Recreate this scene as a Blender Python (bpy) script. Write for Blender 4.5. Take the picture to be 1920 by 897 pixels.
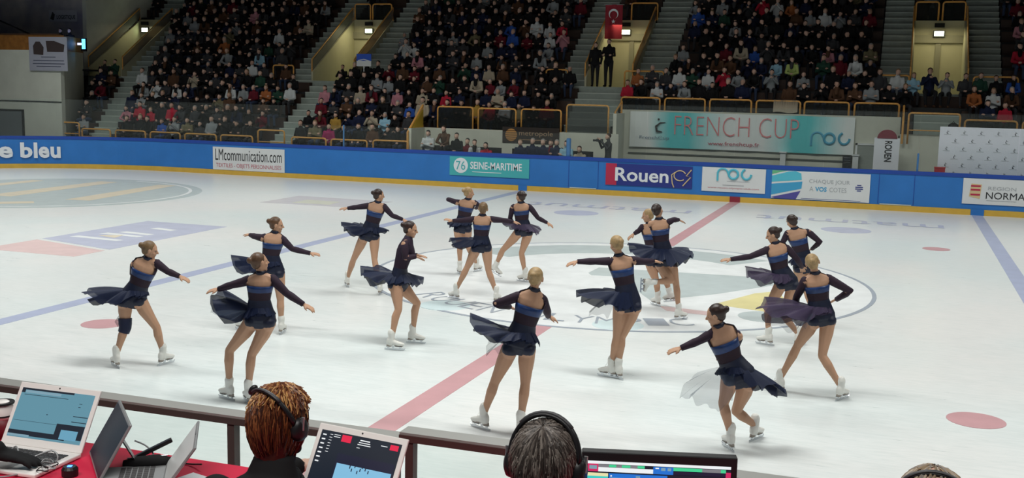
import bpy, bmesh, math, random
import numpy as np
from mathutils import Vector, Matrix
from mathutils.bvhtree import BVHTree

for _o in list(bpy.data.objects):
    bpy.data.objects.remove(_o, do_unlink=True)
SC = bpy.context.scene
COL = SC.collection

# ------------------------------------------------------------------ camera
cam_d = bpy.data.cameras.new('camera')
cam = bpy.data.objects.new('camera', cam_d)
COL.objects.link(cam)
SC.camera = cam
yaw, pitch, roll, fpx = -0.33449, -0.13759, 0.022214, 2059.72
Fv = Vector((math.sin(yaw)*math.cos(pitch), math.cos(yaw)*math.cos(pitch), math.sin(pitch)))
Rv = Vector((math.cos(yaw), -math.sin(yaw), 0))
Uv = Rv.cross(Fv)
R2 = Rv*math.cos(roll) + Uv*math.sin(roll)
U2 = -Rv*math.sin(roll) + Uv*math.cos(roll)
M = Matrix(((R2.x, U2.x, -Fv.x, 4.6902), (R2.y, U2.y, -Fv.y, -19.4310), (R2.z, U2.z, -Fv.z, 3.4297), (0, 0, 0, 1)))
cam.matrix_world = M
cam_d.sensor_width = 36.0
cam_d.lens = fpx/1920*36.0
cam_d.clip_start = 0.05
cam_d.clip_end = 200

# ------------------------------------------------------------------ world, lights, exposure
w = bpy.data.worlds.new('hall_dark')
SC.world = w
w.use_nodes = True
w.node_tree.nodes['Background'].inputs[0].default_value = (0.75, 0.85, 1.0, 1)
w.node_tree.nodes['Background'].inputs[1].default_value = 0.012
SC.view_settings.view_transform = 'Standard'
SC.view_settings.look = 'None'
SC.view_settings.exposure = 0.0
SC.view_settings.gamma = 1.0
SC.view_settings.use_curve_mapping = False

def area(name, loc, sx, sy, power, col, spread, tilt=0.0):
    d = bpy.data.lights.new(name, 'AREA')
    d.shape = 'RECTANGLE'; d.size = sx; d.size_y = sy
    d.energy = power; d.color = col; d.spread = math.radians(spread)
    o = bpy.data.objects.new(name, d); COL.objects.link(o)
    o.location = loc; o.rotation_euler = (tilt, 0, 0)
    return o
RINK_W = 408
for ix, lx in enumerate((-24, -12, 0, 12)):
    for iy, ly in enumerate((-9, 0, 9)):
        area('rink_lamp_light', (lx, ly, 9.6), 7.0, 1.2, RINK_W*(1.35, 1.0, 1.05)[iy], (0.98, 1.0, 0.965), 140)
area('stand_lamp_light', (-8, 9.5, 11.5), 26.0, 0.8, 90, (1.0, 0.97, 0.9), 120, math.radians(48))
area('tribune_lamp_light', (3, -19, 6.6), 6.0, 1.5, 230, (1.0, 0.97, 0.92), 150)

# ------------------------------------------------------------------ materials
MATS = {}
def mat(name, col, rough=0.6, metal=0.0, spec=0.4, alpha=1.0, emit=None, es=1.0, noise=0.0, nscale=8.0, col2=None, bump=0.0, clear=0.0):
    if name in MATS: return MATS[name]
    m = bpy.data.materials.new(name); m.use_nodes = True
    nt = m.node_tree; b = nt.nodes['Principled BSDF']
    b.inputs['Base Color'].default_value = (*col, 1)
    b.inputs['Roughness'].default_value = rough
    b.inputs['Metallic'].default_value = metal
    b.inputs['Specular IOR Level'].default_value = spec
    b.inputs['Alpha'].default_value = alpha
    if clear: b.inputs['Coat Weight'].default_value = clear
    if emit:
        b.inputs['Emission Color'].default_value = (*emit, 1)
        b.inputs['Emission Strength'].default_value = es
    if noise or col2 or bump:
        tc = nt.nodes.new('ShaderNodeTexCoord')
        n = nt.nodes.new('ShaderNodeTexNoise'); n.inputs['Scale'].default_value = nscale
        n.inputs['Detail'].default_value = 5
        nt.links.new(tc.outputs['Object'], n.inputs['Vector'])
        if noise or col2:
            r = nt.nodes.new('ShaderNodeValToRGB')
            c2 = col2 or tuple(c*(1-noise) for c in col)
            r.color_ramp.elements[0].position = 0.32; r.color_ramp.elements[1].position = 0.68
            r.color_ramp.elements[0].color = (*c2, 1)
            r.color_ramp.elements[1].color = (*col, 1)
            nt.links.new(n.outputs['Fac'], r.inputs['Fac'])
            nt.links.new(r.outputs['Color'], b.inputs['Base Color'])
        if bump:
            bp = nt.nodes.new('ShaderNodeBump'); bp.inputs['Strength'].default_value = bump
            bp.inputs['Distance'].default_value = 0.02
            nt.links.new(n.outputs['Fac'], bp.inputs['Height'])
            nt.links.new(bp.outputs['Normal'], b.inputs['Normal'])
    MATS[name] = m
    return m

def ice_material():
    m = bpy.data.materials.new('ice'); m.use_nodes = True
    nt = m.node_tree; b = nt.nodes['Principled BSDF']
    tc = nt.nodes.new('ShaderNodeTexCoord')
    n1 = nt.nodes.new('ShaderNodeTexNoise'); n1.inputs['Scale'].default_value = 0.23; n1.inputs['Detail'].default_value = 3
    nt.links.new(tc.outputs['Object'], n1.inputs['Vector'])
    r1 = nt.nodes.new('ShaderNodeValToRGB')
    r1.color_ramp.elements[0].position = 0.35; r1.color_ramp.elements[0].color = (0.69, 0.74, 0.735, 1)
    r1.color_ramp.elements[1].position = 0.65; r1.color_ramp.elements[1].color = (0.755, 0.745, 0.73, 1)
    nt.links.new(n1.outputs['Fac'], r1.inputs['Fac'])
    # skate scratches: stretched fine noise
    mp = nt.nodes.new('ShaderNodeMapping'); mp.inputs['Scale'].default_value = (1.2, 9.0, 1)
    mp.inputs['Rotation'].default_value = (0, 0, 0.5)
    nt.links.new(tc.outputs['Object'], mp.inputs['Vector'])
    n2 = nt.nodes.new('ShaderNodeTexNoise'); n2.inputs['Scale'].default_value = 2.4; n2.inputs['Detail'].default_value = 8
    n2.inputs['Distortion'].default_value = 1.2
    nt.links.new(mp.outputs['Vector'], n2.inputs['Vector'])
    mx = nt.nodes.new('ShaderNodeMix'); mx.data_type = 'RGBA'; mx.blend_type = 'MULTIPLY'
    r2 = nt.nodes.new('ShaderNodeValToRGB')
    r2.color_ramp.elements[0].position = 0.3; r2.color_ramp.elements[0].color = (0.90, 0.92, 0.92, 1)
    r2.color_ramp.elements[1].position = 0.6; r2.color_ramp.elements[1].color = (1, 1, 1, 1)
    nt.links.new(n2.outputs['Fac'], r2.inputs['Fac'])
    mx.inputs[0].default_value = 1.0
    nt.links.new(r1.outputs['Color'], mx.inputs[6]); nt.links.new(r2.outputs['Color'], mx.inputs[7])
    nt.links.new(mx.outputs[2], b.inputs['Base Color'])
    rr = nt.nodes.new('ShaderNodeMapRange'); rr.inputs[3].default_value = 0.22; rr.inputs[4].default_value = 0.42
    nt.links.new(n2.outputs['Fac'], rr.inputs[0]); nt.links.new(rr.outputs[0], b.inputs['Roughness'])
    b.inputs['Specular IOR Level'].default_value = 0.3
    return m

def sheer_material(name, col, opacity, rough=0.7):
    """thin see-through dress fabric: part of the light passes straight through the weave"""
    m = bpy.data.materials.new(name); m.use_nodes = True
    nt = m.node_tree; b = nt.nodes['Principled BSDF']
    b.inputs['Base Color'].default_value = (*col, 1); b.inputs['Roughness'].default_value = rough
    b.inputs['Specular IOR Level'].default_value = 0.2
    t = nt.nodes.new('ShaderNodeBsdfTransparent'); x = nt.nodes.new('ShaderNodeMixShader')
    x.inputs[0].default_value = opacity
    nt.links.new(t.outputs[0], x.inputs[1]); nt.links.new(b.outputs[0], x.inputs[2])
    nt.links.new(x.outputs[0], nt.nodes['Material Output'].inputs['Surface'])
    MATS[name] = m
    return m

def glass_material(name, tint=(0.96, 0.98, 0.97), haze=0.04):
    m = bpy.data.materials.new(name); m.use_nodes = True
    nt = m.node_tree; b = nt.nodes['Principled BSDF']
    b.inputs['Base Color'].default_value = (0.5, 0.55, 0.53, 1); b.inputs['Roughness'].default_value = 0.35
    t = nt.nodes.new('ShaderNodeBsdfTransparent'); t.inputs[0].default_value = (*tint, 1)
    x = nt.nodes.new('ShaderNodeMixShader'); x.inputs[0].default_value = haze
    nt.links.new(t.outputs[0], x.inputs[1]); nt.links.new(b.outputs[0], x.inputs[2])
    nt.links.new(x.outputs[0], nt.nodes['Material Output'].inputs['Surface'])
    MATS[name] = m
    return m

# ------------------------------------------------------------------ object helpers
def tag(o, label=None, cat=None, group=None, kind=None):
    if label: o['label'] = label
    if cat: o['category'] = cat
    if group: o['group'] = group
    if kind: o['kind'] = kind
    return o

def empty(name, loc=(0, 0, 0), rz=0.0):
    o = bpy.data.objects.new(name, None); COL.objects.link(o)
    o.location = loc; o.rotation_euler = (0, 0, rz)
    o.empty_display_size = 0.1
    return o

def link(name, me, parent=None, loc=None, rot=None):
    o = bpy.data.objects.new(name, me); COL.objects.link(o)
    if parent is not None: o.parent = parent
    if loc is not None: o.location = loc
    if rot is not None: o.rotation_euler = rot
    return o

def perp(d):
    d = Vector(d).normalized()
    a = Vector((0, 0, 1)) if abs(d.z) < 0.9 else Vector((1, 0, 0))
    u = d.cross(a).normalized()
    return u, d.cross(u).normalized()

class MB:
    """collects faces with material indices and links them as one mesh"""
    def __init__(s): s.v = []; s.f = []; s.m = []
    def add(s, vs, fs, mi=0):
        b = len(s.v); s.v += [tuple(v) for v in vs]
        for f in fs: s.f.append(tuple(i+b for i in f)); s.m.append(mi)
    def box(s, x0, x1, y0, y1, z0, z1, mi=0):
        s.add([(x0,y0,z0),(x1,y0,z0),(x1,y1,z0),(x0,y1,z0),(x0,y0,z1),(x1,y0,z1),(x1,y1,z1),(x0,y1,z1)],
              [(0,3,2,1),(4,5,6,7),(0,1,5,4),(1,2,6,5),(2,3,7,6),(3,0,4,7)], mi)
    def boxm(s, M_, sx, sy, sz, mi=0):
        vs = [M_ @ Vector((a*sx/2, b*sy/2, c*sz/2)) for c in (-1, 1) for a, b in ((-1,-1),(1,-1),(1,1),(-1,1))]
        s.add(vs, [(0,3,2,1),(4,5,6,7),(0,1,5,4),(1,2,6,5),(2,3,7,6),(3,0,4,7)], mi)
    def quad(s, a, b, c, d, mi=0): s.add([a, b, c, d], [(0, 1, 2, 3)], mi)
    def rings(s, rs, mi=0, cap=True, closed=True, skip=None, mis=None):
        n = len(rs[0]); vs = [p for r in rs for p in r]; fs = []; b = len(s.v)
        s.v += [tuple(v) for v in vs]
        for i in range(len(rs)-1):
            for j in range(n if closed else n-1):
                if skip and skip(i, j): continue
                k = (j+1) % n
                s.f.append((b+i*n+j, b+i*n+k, b+(i+1)*n+k, b+(i+1)*n+j)); s.m.append(mis[i] if mis else mi)
        if cap:
            s.f.append(tuple(b+j for j in reversed(range(n)))); s.m.append(mis[0] if mis else mi)
            s.f.append(tuple(b+(len(rs)-1)*n+j for j in range(n))); s.m.append(mis[-1] if mis else mi)
    def tube(s, pts, rad, n=8, mi=0, cap=True, wide=None, flat=1.0, roundcap=False):
        pts = [Vector(p) for p in pts]
        if not isinstance(rad, (list, tuple)): rad = [rad]*len(pts)
        rad = list(rad)
        if roundcap:
            d0 = (pts[0]-pts[1]).normalized(); d1 = (pts[-1]-pts[-2]).normalized()
            a, b = rad[0], rad[-1]
            pts = [pts[0]+d0*a*0.97, pts[0]+d0*a*0.7] + pts + [pts[-1]+d1*b*0.7, pts[-1]+d1*b*0.97]
            rad = [a*0.25, a*0.72] + rad + [b*0.72, b*0.25]
        rs = []; u = None
        for i, p in enumerate(pts):
            a = pts[max(i-1, 0)]; b = pts[min(i+1, len(pts)-1)]
            d = (b-a)
            d = d.normalized() if d.length > 1e-9 else Vector((0, 0, 1))
            if wide is not None:
                u = (Vector(wide) - d*d.dot(Vector(wide))).normalized()
            elif u is None: u, _ = perp(d)
            else:
                u = u - d*u.dot(d)
                u = u.normalized() if u.length > 1e-6 else perp(d)[0]
            v = d.cross(u)
            rs.append([p + u*math.cos(t)*rad[i] + v*math.sin(t)*rad[i]*flat for t in [2*math.pi*j/n for j in range(n)]])
        s.rings(rs, mi, cap)
    def ell(s, c, r, ax=None, nu=12, nv=8, mi=0):
        c = Vector(c); ax = ax or (Vector((1,0,0)), Vector((0,1,0)), Vector((0,0,1)))
        if not isinstance(r, (list, tuple)): r = (r, r, r)
        rs = []
        for i in range(nv+1):
            t = math.pi*(i+0.02)/(nv+0.04)
            rs.append([c + ax[0]*r[0]*math.sin(t)*math.cos(p) + ax[1]*r[1]*math.sin(t)*math.sin(p) - ax[2]*r[2]*math.cos(t) for p in [2*math.pi*j/nu for j in range(nu)]])
        s.rings(rs, mi)
    def lathe(s, prof, c=(0,0,0), n=20, mi=0):
        s.rings([[(c[0]+r*math.cos(t), c[1]+r*math.sin(t), c[2]+z) for t in [2*math.pi*j/n for j in range(n)]] for r, z in prof], mi)
    def prism(s, poly, y0, y1, mi=0):
        """poly in (x,z), extruded along y"""
        n = len(poly)
        s.add([(x, y0, z) for x, z in poly]+[(x, y1, z) for x, z in poly],
              [tuple(range(n)), tuple(reversed(range(n, 2*n)))]+[(j, j+n, (j+1) % n+n, (j+1) % n) for j in range(n)], mi)
    def flat(s, poly, z, mi=0, h=0.002):
        n = len(poly)
        s.add([(x, y, 0.0) for x, y in poly]+[(x, y, z) for x, y in poly],
              [tuple(range(n, 2*n))]+[(j, (j+1) % n, (j+1) % n+n, j+n) for j in range(n)], mi)
    def mesh(s, name, mats=(), smooth=False):
        me = bpy.data.meshes.new(name); me.from_pydata(s.v, [], s.f)
        for m in mats: me.materials.append(m)
        me.polygons.foreach_set('material_index', s.m)
        if smooth: me.polygons.foreach_set('use_smooth', [True]*len(me.polygons))
        me.update()
        return me
    def build(s, name, mats, parent=None, smooth=False, loc=None, rot=None, fix=False):
        if not isinstance(mats, (list, tuple)): mats = [mats]
        me = s.mesh(name, mats, smooth)
        if fix:
            bm = bmesh.new(); bm.from_mesh(me); bmesh.ops.recalc_face_normals(bm, faces=bm.faces); bm.to_mesh(me); bm.free()
        return link(name, me, parent, loc, rot)

def origin(v):
    return Vector(v)

class Fig:
    """a body grown as ONE continuous surface: rounded limbs and masses are fused by a voxel remesh, then painted by nearest part"""
    def __init__(s): s.mb = MB(); s.c = []
    def tube(s, pts, rad, mi=0, wide=None, flat=1.0, n=10):
        pts = [Vector(p) for p in pts]
        if not isinstance(rad, (list, tuple)): rad = [rad]*len(pts)
        s.mb.tube(pts, list(rad), n=n, wide=wide, flat=flat, roundcap=True)
        for i in range(len(pts)-1):
            s.c.append((pts[i], pts[i+1], rad[i], rad[i+1], mi))
    def ell(s, c, r, ax=None, mi=0, nu=12, nv=8):
        s.mb.ell(c, r, ax, nu, nv)
        rr = r if not isinstance(r, (list, tuple)) else (r[0]+r[1]+r[2])/3
        s.c.append((Vector(c), Vector(c), rr, rr, mi))
    def capsule_only(s, a, b, r, mi): s.c.append((Vector(a), Vector(b), r, r, mi))
    def mesh(s, name, mats, voxel, smooth=2, paint=(), dec=None):
        me = s.mb.mesh(name)
        bm = bmesh.new(); bm.from_mesh(me); bmesh.ops.recalc_face_normals(bm, faces=bm.faces); bm.to_mesh(me); bm.free()
        o = bpy.data.objects.new(name, me); COL.objects.link(o)
        r = o.modifiers.new('r', 'REMESH'); r.mode = 'VOXEL'; r.voxel_size = voxel
        if smooth:
            q = o.modifiers.new('s', 'SMOOTH'); q.factor = 0.5; q.iterations = smooth
        if dec:
            q = o.modifiers.new('d', 'DECIMATE'); q.ratio = dec
        dg = bpy.context.evaluated_depsgraph_get()
        out = bpy.data.meshes.new_from_object(o.evaluated_get(dg))
        out.name = name
        bpy.data.objects.remove(o, do_unlink=True); bpy.data.meshes.remove(me)
        out.materials.clear()
        for m in mats: out.materials.append(m)
        nf = len(out.polygons)
        out.polygons.foreach_set('use_smooth', [True]*nf)
        cs = np.zeros(nf*3); out.polygons.foreach_get('center', cs); cs = cs.reshape(-1, 3)
        if len(mats) > 1:
            best = np.full(nf, 1e9); mi = np.zeros(nf, int)
            for a, b, ra, rb, m in s.c:
                a_, b_ = np.array(a), np.array(b); ab = b_-a_; L = ab@ab
                t = np.clip(((cs-a_)@ab)/L, 0, 1) if L > 1e-12 else np.zeros(nf)
                d = np.linalg.norm(cs-(a_+t[:, None]*ab), axis=1)-(ra+(rb-ra)*t)
                k = d < best; best[k] = d[k]; mi[k] = m
            for c, r_, m in paint:
                k = np.linalg.norm(cs-np.array(c), axis=1) < r_; mi[k] = m
            out.polygons.foreach_set('material_index', mi.tolist())
        out.update()
        return out

TEXT_CACHE = {}
def text_mesh(txt, w_, h_, bold=0.0, depth=0.006):
    """letters scaled to a w x h box centred on the origin, standing in the XZ plane and facing -Y"""
    cu = bpy.data.curves.new('lettering', 'FONT'); cu.body = txt; cu.offset = bold; cu.resolution_u = 3
    o = bpy.data.objects.new('lettering', cu); COL.objects.link(o)
    dg = bpy.context.evaluated_depsgraph_get()
    me = bpy.data.meshes.new_from_object(o.evaluated_get(dg))
    bpy.data.objects.remove(o, do_unlink=True); bpy.data.curves.remove(cu)
    n = len(me.vertices); co = np.zeros(n*3); me.vertices.foreach_get('co', co); co = co.reshape(-1, 3)
    lo, hi = co.min(0), co.max(0)
    co = (co-(lo+hi)/2)
    co[:, 0] *= w_/(hi-lo)[0]; co[:, 1] *= h_/(hi-lo)[1]
    out = np.stack([co[:, 0], -np.full(n, depth), co[:, 1]], 1)
    me.vertices.foreach_set('co', out.ravel()); me.update()
    return me

def text(txt, w_, h_, m, parent, loc, name='lettering', bold=0.0, rot=None, depth=0.006):
    me = text_mesh(txt, w_, h_, bold, depth); me.materials.clear(); me.materials.append(m)
    return link(name, me, parent, loc, rot)

# ------------------------------------------------------------------ palette
m_beige = mat('wall_paint', (0.66, 0.67, 0.57), 0.8, noise=0.08, nscale=3)
m_beige2 = mat('wall_paint_upper', (0.50, 0.48, 0.33), 0.8, noise=0.06, nscale=3)
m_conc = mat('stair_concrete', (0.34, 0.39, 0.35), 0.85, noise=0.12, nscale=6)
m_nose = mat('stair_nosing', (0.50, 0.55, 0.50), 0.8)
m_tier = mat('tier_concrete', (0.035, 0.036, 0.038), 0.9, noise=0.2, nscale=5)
m_bench = mat('bench_seat', (0.05, 0.028, 0.02), 0.6)
m_dark = mat('dark_recess', (0.012, 0.013, 0.016), 0.9)
m_orange = mat('orange_paint', (0.80, 0.40, 0.10), 0.45, noise=0.2, nscale=12)
m_yellow = mat('yellow_paint', (0.66, 0.44, 0.05), 0.5)
m_kick = mat('kickplate_yellow', (0.70, 0.44, 0.07), 0.45, noise=0.12, nscale=4)
m_blue = mat('board_blue', (0.035, 0.20, 0.58), 0.35, noise=0.12, nscale=1.3, bump=0.05)
m_cap = mat('board_cap_blue', (0.02, 0.07, 0.36), 0.35)
m_redblk = mat('line_block_red', (0.28, 0.03, 0.05), 0.5)
m_white = mat('banner_white', (0.74, 0.76, 0.76), 0.6, noise=0.04, nscale=2)
m_lettw = mat('letter_white', (0.80, 0.83, 0.86), 0.5)
m_black = mat('black_plastic', (0.012, 0.012, 0.014), 0.4)
m_steel = mat('steel', (0.5, 0.52, 0.54), 0.3, metal=0.9)
m_glass = glass_material('rink_glass', haze=0.03)

# ------------------------------------------------------------------ ice and hall floor
def board_path(off=0.0):
    R = 8.5+off; pts = [(14.0, 15.29+off), (-21.0, 15.29+off)]
    for i in range(1, 19):
        a = math.pi/2+math.pi/2*i/18
        pts.append((-21.0+R*math.cos(a), 6.79+R*math.sin(a)))
    for i in range(0, 19):
        a = math.pi+math.pi/2*i/18
        pts.append((-21.0+R*math.cos(a), -6.79+R*math.sin(a)))
    pts.append((14.0, -15.29-off))
    return pts
mb = MB(); pp = board_path(0.02)
mb.add([(x, y, 0) for x, y in pp], [tuple(range(len(pp)))])
o = mb.build('floor', ice_material()); tag(o, 'white rink ice with faint skate marks', kind='structure')
mb = MB(); mb.box(-45, 20, -22, 40, -0.3, -0.02)
o = mb.build('floor_hall', mat('hall_floor', (0.10, 0.10, 0.10), 0.8)); tag(o, kind='structure')

def ice_mark(name, label, build, mats, z=0.003):
    mb = MB(); build(mb); o = mb.build(name, mats); tag(o, label, 'ice marking'); return o
def paint(name, col): return mat('ice_paint_'+name, col, 0.35, spec=0.3, noise=0.10, nscale=3)
p_red = paint('red', (0.58, 0.33, 0.35)); p_blue = paint('blue', (0.42, 0.46, 0.62)); p_grey = paint('grey', (0.50, 0.56, 0.56))
p_line = paint('line', (0.36, 0.40, 0.46)); p_yel = paint('yellow', (0.76, 0.68, 0.34)); p_pink = paint('pink', (0.72, 0.54, 0.53))
p_beige = paint('beige', (0.72, 0.64, 0.50)); p_lilac = paint('lilac', (0.50, 0.52, 0.64)); p_aqua = paint('aqua', (0.66, 0.78, 0.80)); p_wht = paint('white', (0.80, 0.82, 0.82))
ice_mark('center_line', 'faded red center line running across the white rink ice', lambda b: b.flat([(-0.15, -15.2), (0.15, -15.2), (0.15, 15.2), (-0.15, 15.2)], 0.003), p_red)
for x, s in ((-7.03, 'pale blue line on the ice left of the center circle'), (7.03, 'pale blue line on the ice right of the center circle')):
    ice_mark('zone_line', s, lambda b: b.flat([(x-0.15, -15.2), (x+0.15, -15.2), (x+0.15, 15.2), (x-0.15, 15.2)], 0.003), p_blue)
def disc(cx, cy, r, n=40): return [(cx+r*math.cos(2*math.pi*i/n), cy+r*math.sin(2*math.pi*i/n)) for i in range(n)]
def ringpoly(b, cx, cy, r0, r1, a0, a1, z, mi=0, n=None):
    n = n or max(6, int(abs(a1-a0)/5))
    for i in range(n):
        t0 = math.radians(a0+(a1-a0)*i/n); t1 = math.radians(a0+(a1-a0)*(i+1)/n)
        b.flat([(cx+r0*math.cos(t0), cy+r0*math.sin(t0)), (cx+r1*math.cos(t0), cy+r1*math.sin(t0)), (cx+r1*math.cos(t1), cy+r1*math.sin(t1)), (cx+r0*math.cos(t1), cy+r0*math.sin(t1))], z, mi)
def center_circle(b):
    b.flat(disc(0, 0, 4.46, 72), 0.0045, 1)
    ringpoly(b, 0, 0, 4.46, 4.53, 0, 360, 0.006, 0, 96)
ice_mark('center_circle', 'large center circle with thin dark outline around the club crest', center_circle, [p_line, p_wht])
def crest(b):
    ringpoly(b, 0, 0, 2.95, 4.1, 55, 152, 0.006, 0, 30)
    b.flat([(-0.62, 0.25), (-0.5, 0.02), (0.25, 0.15), (0.5, -0.9), (1.05, -1.95), (1.95, -0.85), (3.0, 0.85), (2.75, 1.25), (1.0, 1.1), (-0.6, 0.95)], 0.006, 0)
    b.flat([(2.05, -1.8), (2.95, -2.05), (3.1, -0.9), (2.9, -0.1), (2.55, -0.5)], 0.007, 1)
    b.flat([(1.25, -2.3), (1.45, -2.65), (2.35, -2.75), (2.2, -2.45)], 0.007, 2)
    b.flat(disc(2.95, -2.45, 0.42), 0.007, 0)
    b.flat(disc(-1.85, -3.75, 0.4), 0.0065, 3); b.flat(disc(1.0, -4.0, 0.38), 0.0062, 3)
ice_mark('club_crest', 'round grey and yellow club crest painted inside the center circle', crest, [p_grey, p_yel, p_pink, p_aqua])
def arc_letters():
    root = empty('crest_lettering'); tag(root, 'grey outlined letters following the lower edge of center circle', 'ice lettering')
    word = 'ROUEN OLYMPIC'
    a0, a1 = -128, -62
    for i, ch in enumerate(word):
        if ch == ' ': continue
        a = math.radians(a0+(a1-a0)*i/(len(word)-1))
        me = text_mesh(ch, 0.32, 0.5, depth=0.0, bold=-0.01); me.materials.clear(); me.materials.append(p_line)
        link('letter', me, root, (3.85*math.cos(a), 3.85*math.sin(a), 0.0085), (-math.pi/2, 0, a+math.pi/2))
arc_letters()
for (x, y), s in (((-5.68, -7.02), 'round red face-off spot on ice by the left blue line, near skater'), ((5.68, -7.02), 'round red face-off spot at the lower right of the ice'), ((5.68, 7.02), 'small far face-off spot near the right blue line')):
    ice_mark('faceoff_spot', s, lambda b: b.flat(disc(x, y, 0.30), 0.004), p_red)
for (x, y), s in (((3.6, 9.6), 'grey oval patch on the ice right of the center line'), ((-3.6, 9.8), 'grey oval patch on the ice left of the center line')):
    ice_mark('ice_patch', s, lambda b: b.flat(disc(x, y, 0.62), 0.004), p_lilac)
for (cx, s) in ((3.55, 'grey upside-down sponsor lettering on the far ice, right of center line'), (-3.2, 'grey upside-down sponsor lettering on the far ice, left of center line')):
    me = text_mesh('matmut', 4.9, 0.85, depth=0.0, bold=0.0); me.materials.clear(); me.materials.append(p_lilac)
    o = link('ice_lettering', me, None, (cx, 11.6, 0.004), (-math.pi/2, 0, math.pi)); tag(o, s, 'ice lettering')
def zone_disc(b):
    c = (-19.4, 7.1)
    b.flat(disc(c[0], c[1], 4.5, 64), 0.003, 0)
    ringpoly(b, c[0], c[1], 4.1, 4.2, -90, 90, 0.005, 2)
    for (x0, y0, x1, y1, wd) in ((-17.0, 5.6, -17.7, 10.6, 0.75), (-19.6, 5.4, -20.0, 10.6, 0.8), (-22.0, 5.6, -22.2, 9.8, 0.6), (-18.6, 3.6, -17.6, 4.6, 0.6)):
        dx, dy = x1-x0, y1-y0; L = math.hypot(dx, dy); nx, ny = -dy/L*wd/2, dx/L*wd/2
        b.flat([(x0+nx, y0+ny), (x0-nx, y0-ny), (x1-nx*0.8, y1-ny*0.8), (x1+nx*0.8, y1+ny*0.8)], 0.006, 1)
ice_mark('sponsor_disc', 'huge grey disc logo with beige stripes in the far left zone', zone_disc, [p_grey, p_beige, p_wht])
def flag_ad(b):
    P = lambda u, v: (-12.4+2.25*u, -2.45+5.15*v)
    b.flat([P(0, 0.32), P(1, 0.20), P(1, 1), P(0, 1)], 0.003, 0)
    b.flat([P(0, 0), P(1, 0), P(1, 0.17), P(0, 0.29)], 0.003, 1)
    for i, v in enumerate((0.42, 0.55, 0.62, 0.78)):
        b.flat([P(0.12+0.1*i, v), P(0.7, v-0.02), P(0.72, v+0.015), P(0.15+0.1*i, v+0.04)], 0.005, 2)
    b.flat([P(0.3, 0.5), P(0.55, 0.47), P(0.5, 0.56)], 0.006, 3)
ice_mark('ice_advert', 'faded blue and red rectangular advert painted on the left ice', flag_ad, [p_lilac, p_pink, p_wht, p_beige])
def rect_ad(b):
    b.flat([(-12.4, 7.7), (-9.6, 7.85), (-9.2, 9.8), (-12.4, 9.9)], 0.003, 0)
    b.flat([(-11.6, 8.1), (-10.4, 8.15), (-10.5, 9.0), (-11.6, 9.0)], 0.005, 1)
ice_mark('ice_advert', 'small faded pink advert on the far ice behind leftmost back skater', rect_ad, [paint('mauve', (0.58, 0.56, 0.58)), paint('sand', (0.62, 0.62, 0.52))])

# ------------------------------------------------------------------ dasher boards
def along(path, a0, a1, z0, z1, mi=0, mb=None):
    """a wall of thickness between offsets a0 and a1 following the rink outline"""
    A = board_path(a0); B = board_path(a1); A = A[path]; B = B[path]
    for i in range(len(A)-1):
        p, q, r, s = A[i], A[i+1], B[i+1], B[i]
        mb.add([(*p, z0), (*q, z0), (*r, z0), (*s, z0), (*p, z1), (*q, z1), (*r, z1), (*s, z1)],
               [(0, 3, 2, 1), (4, 5, 6, 7), (0, 1, 5, 4), (1, 2, 6, 5), (2, 3, 7, 6), (3, 0, 4, 7)], mi)
for sl, lab in ((slice(0, 21), 'long blue dasher board on the far side of the rink'), (slice(20, 41), 'blue dasher board along the near side of the rink')):
    root = empty('dasher_board'); tag(root, lab, 'rink board')
    b = MB(); along(sl, 0.0, 0.10, 0.0, 1.10, mb=b); b.build('board_panel', m_blue, root)
    b = MB(); along(sl, -0.025, 0.0, 0.0, 0.17, mb=b); b.build('kickplate', m_kick, root)
    b = MB(); along(sl, -0.02, 0.13, 1.10, 1.21, mb=b); b.build('cap_rail', m_cap, root)
    if sl.start == 0:
        for x, m, s in ((-7.03, m_blue, 0.15), (0, m_redblk, 0.16), (7.03, m_blue, 0.18)):
            b = MB(); b.box(x-s, x+s, 15.25, 15.27, 0, 0.175); b.build('line_block', m, root)
        for x in (-4.95, 4.75):
            b = MB(); b.box(x-0.45, x+0.45, 15.255, 15.285, 0.175, 0.205); b.build('gate_threshold', m_nose, root)
            for dx in (-0.5, 0.5):
                b = MB(); b.box(x+dx-0.008, x+dx+0.008, 15.281, 15.29, 0.2, 1.1); b.build('gate_seam', m_cap, root)

def banner_panel(name, label, x0, x1, z0, z1, m, y=15.265, cat='banner', th=0.015):
    root = empty(name, ((x0+x1)/2, y, z0)); tag(root, label, cat)
    b = MB(); b.box(-(x1-x0)/2, (x1-x0)/2, -0.0, th, 0, z1-z0); b.build('panel', m, root)
    return root, (x1-x0), (z1-z0)
def strip(root, x0, x1, z0, z1, m, name='stripe', y=-0.006):
    b = MB(); b.box(x0, x1, y, 0.0, z0, z1); return b.build(name, m, root)

m_teal = mat('banner_teal', (0.07, 0.45, 0.47), 0.55); m_navy = mat('banner_navy', (0.025, 0.04, 0.24), 0.5)
m_red = mat('banner_red', (0.50, 0.03, 0.08), 0.5); m_cyan = mat('logo_cyan', (0.10, 0.52, 0.66), 0.5)
m_gold = mat('logo_gold', (0.72, 0.55, 0.30), 0.5); m_grt = mat('letter_grey', (0.42, 0.44, 0.46), 0.6)
m_blk = mat('letter_black', (0.03, 0.03, 0.035), 0.6); m_mblue = mat('stripe_blue', (0.06, 0.36, 0.62), 0.5)
m_pur = mat('stripe_purple', (0.09, 0.08, 0.33), 0.5); m_grn = mat('stripe_green', (0.15, 0.50, 0.25), 0.5)
m_ltred = mat('letter_red', (0.55, 0.16, 0.20), 0.6)

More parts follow.
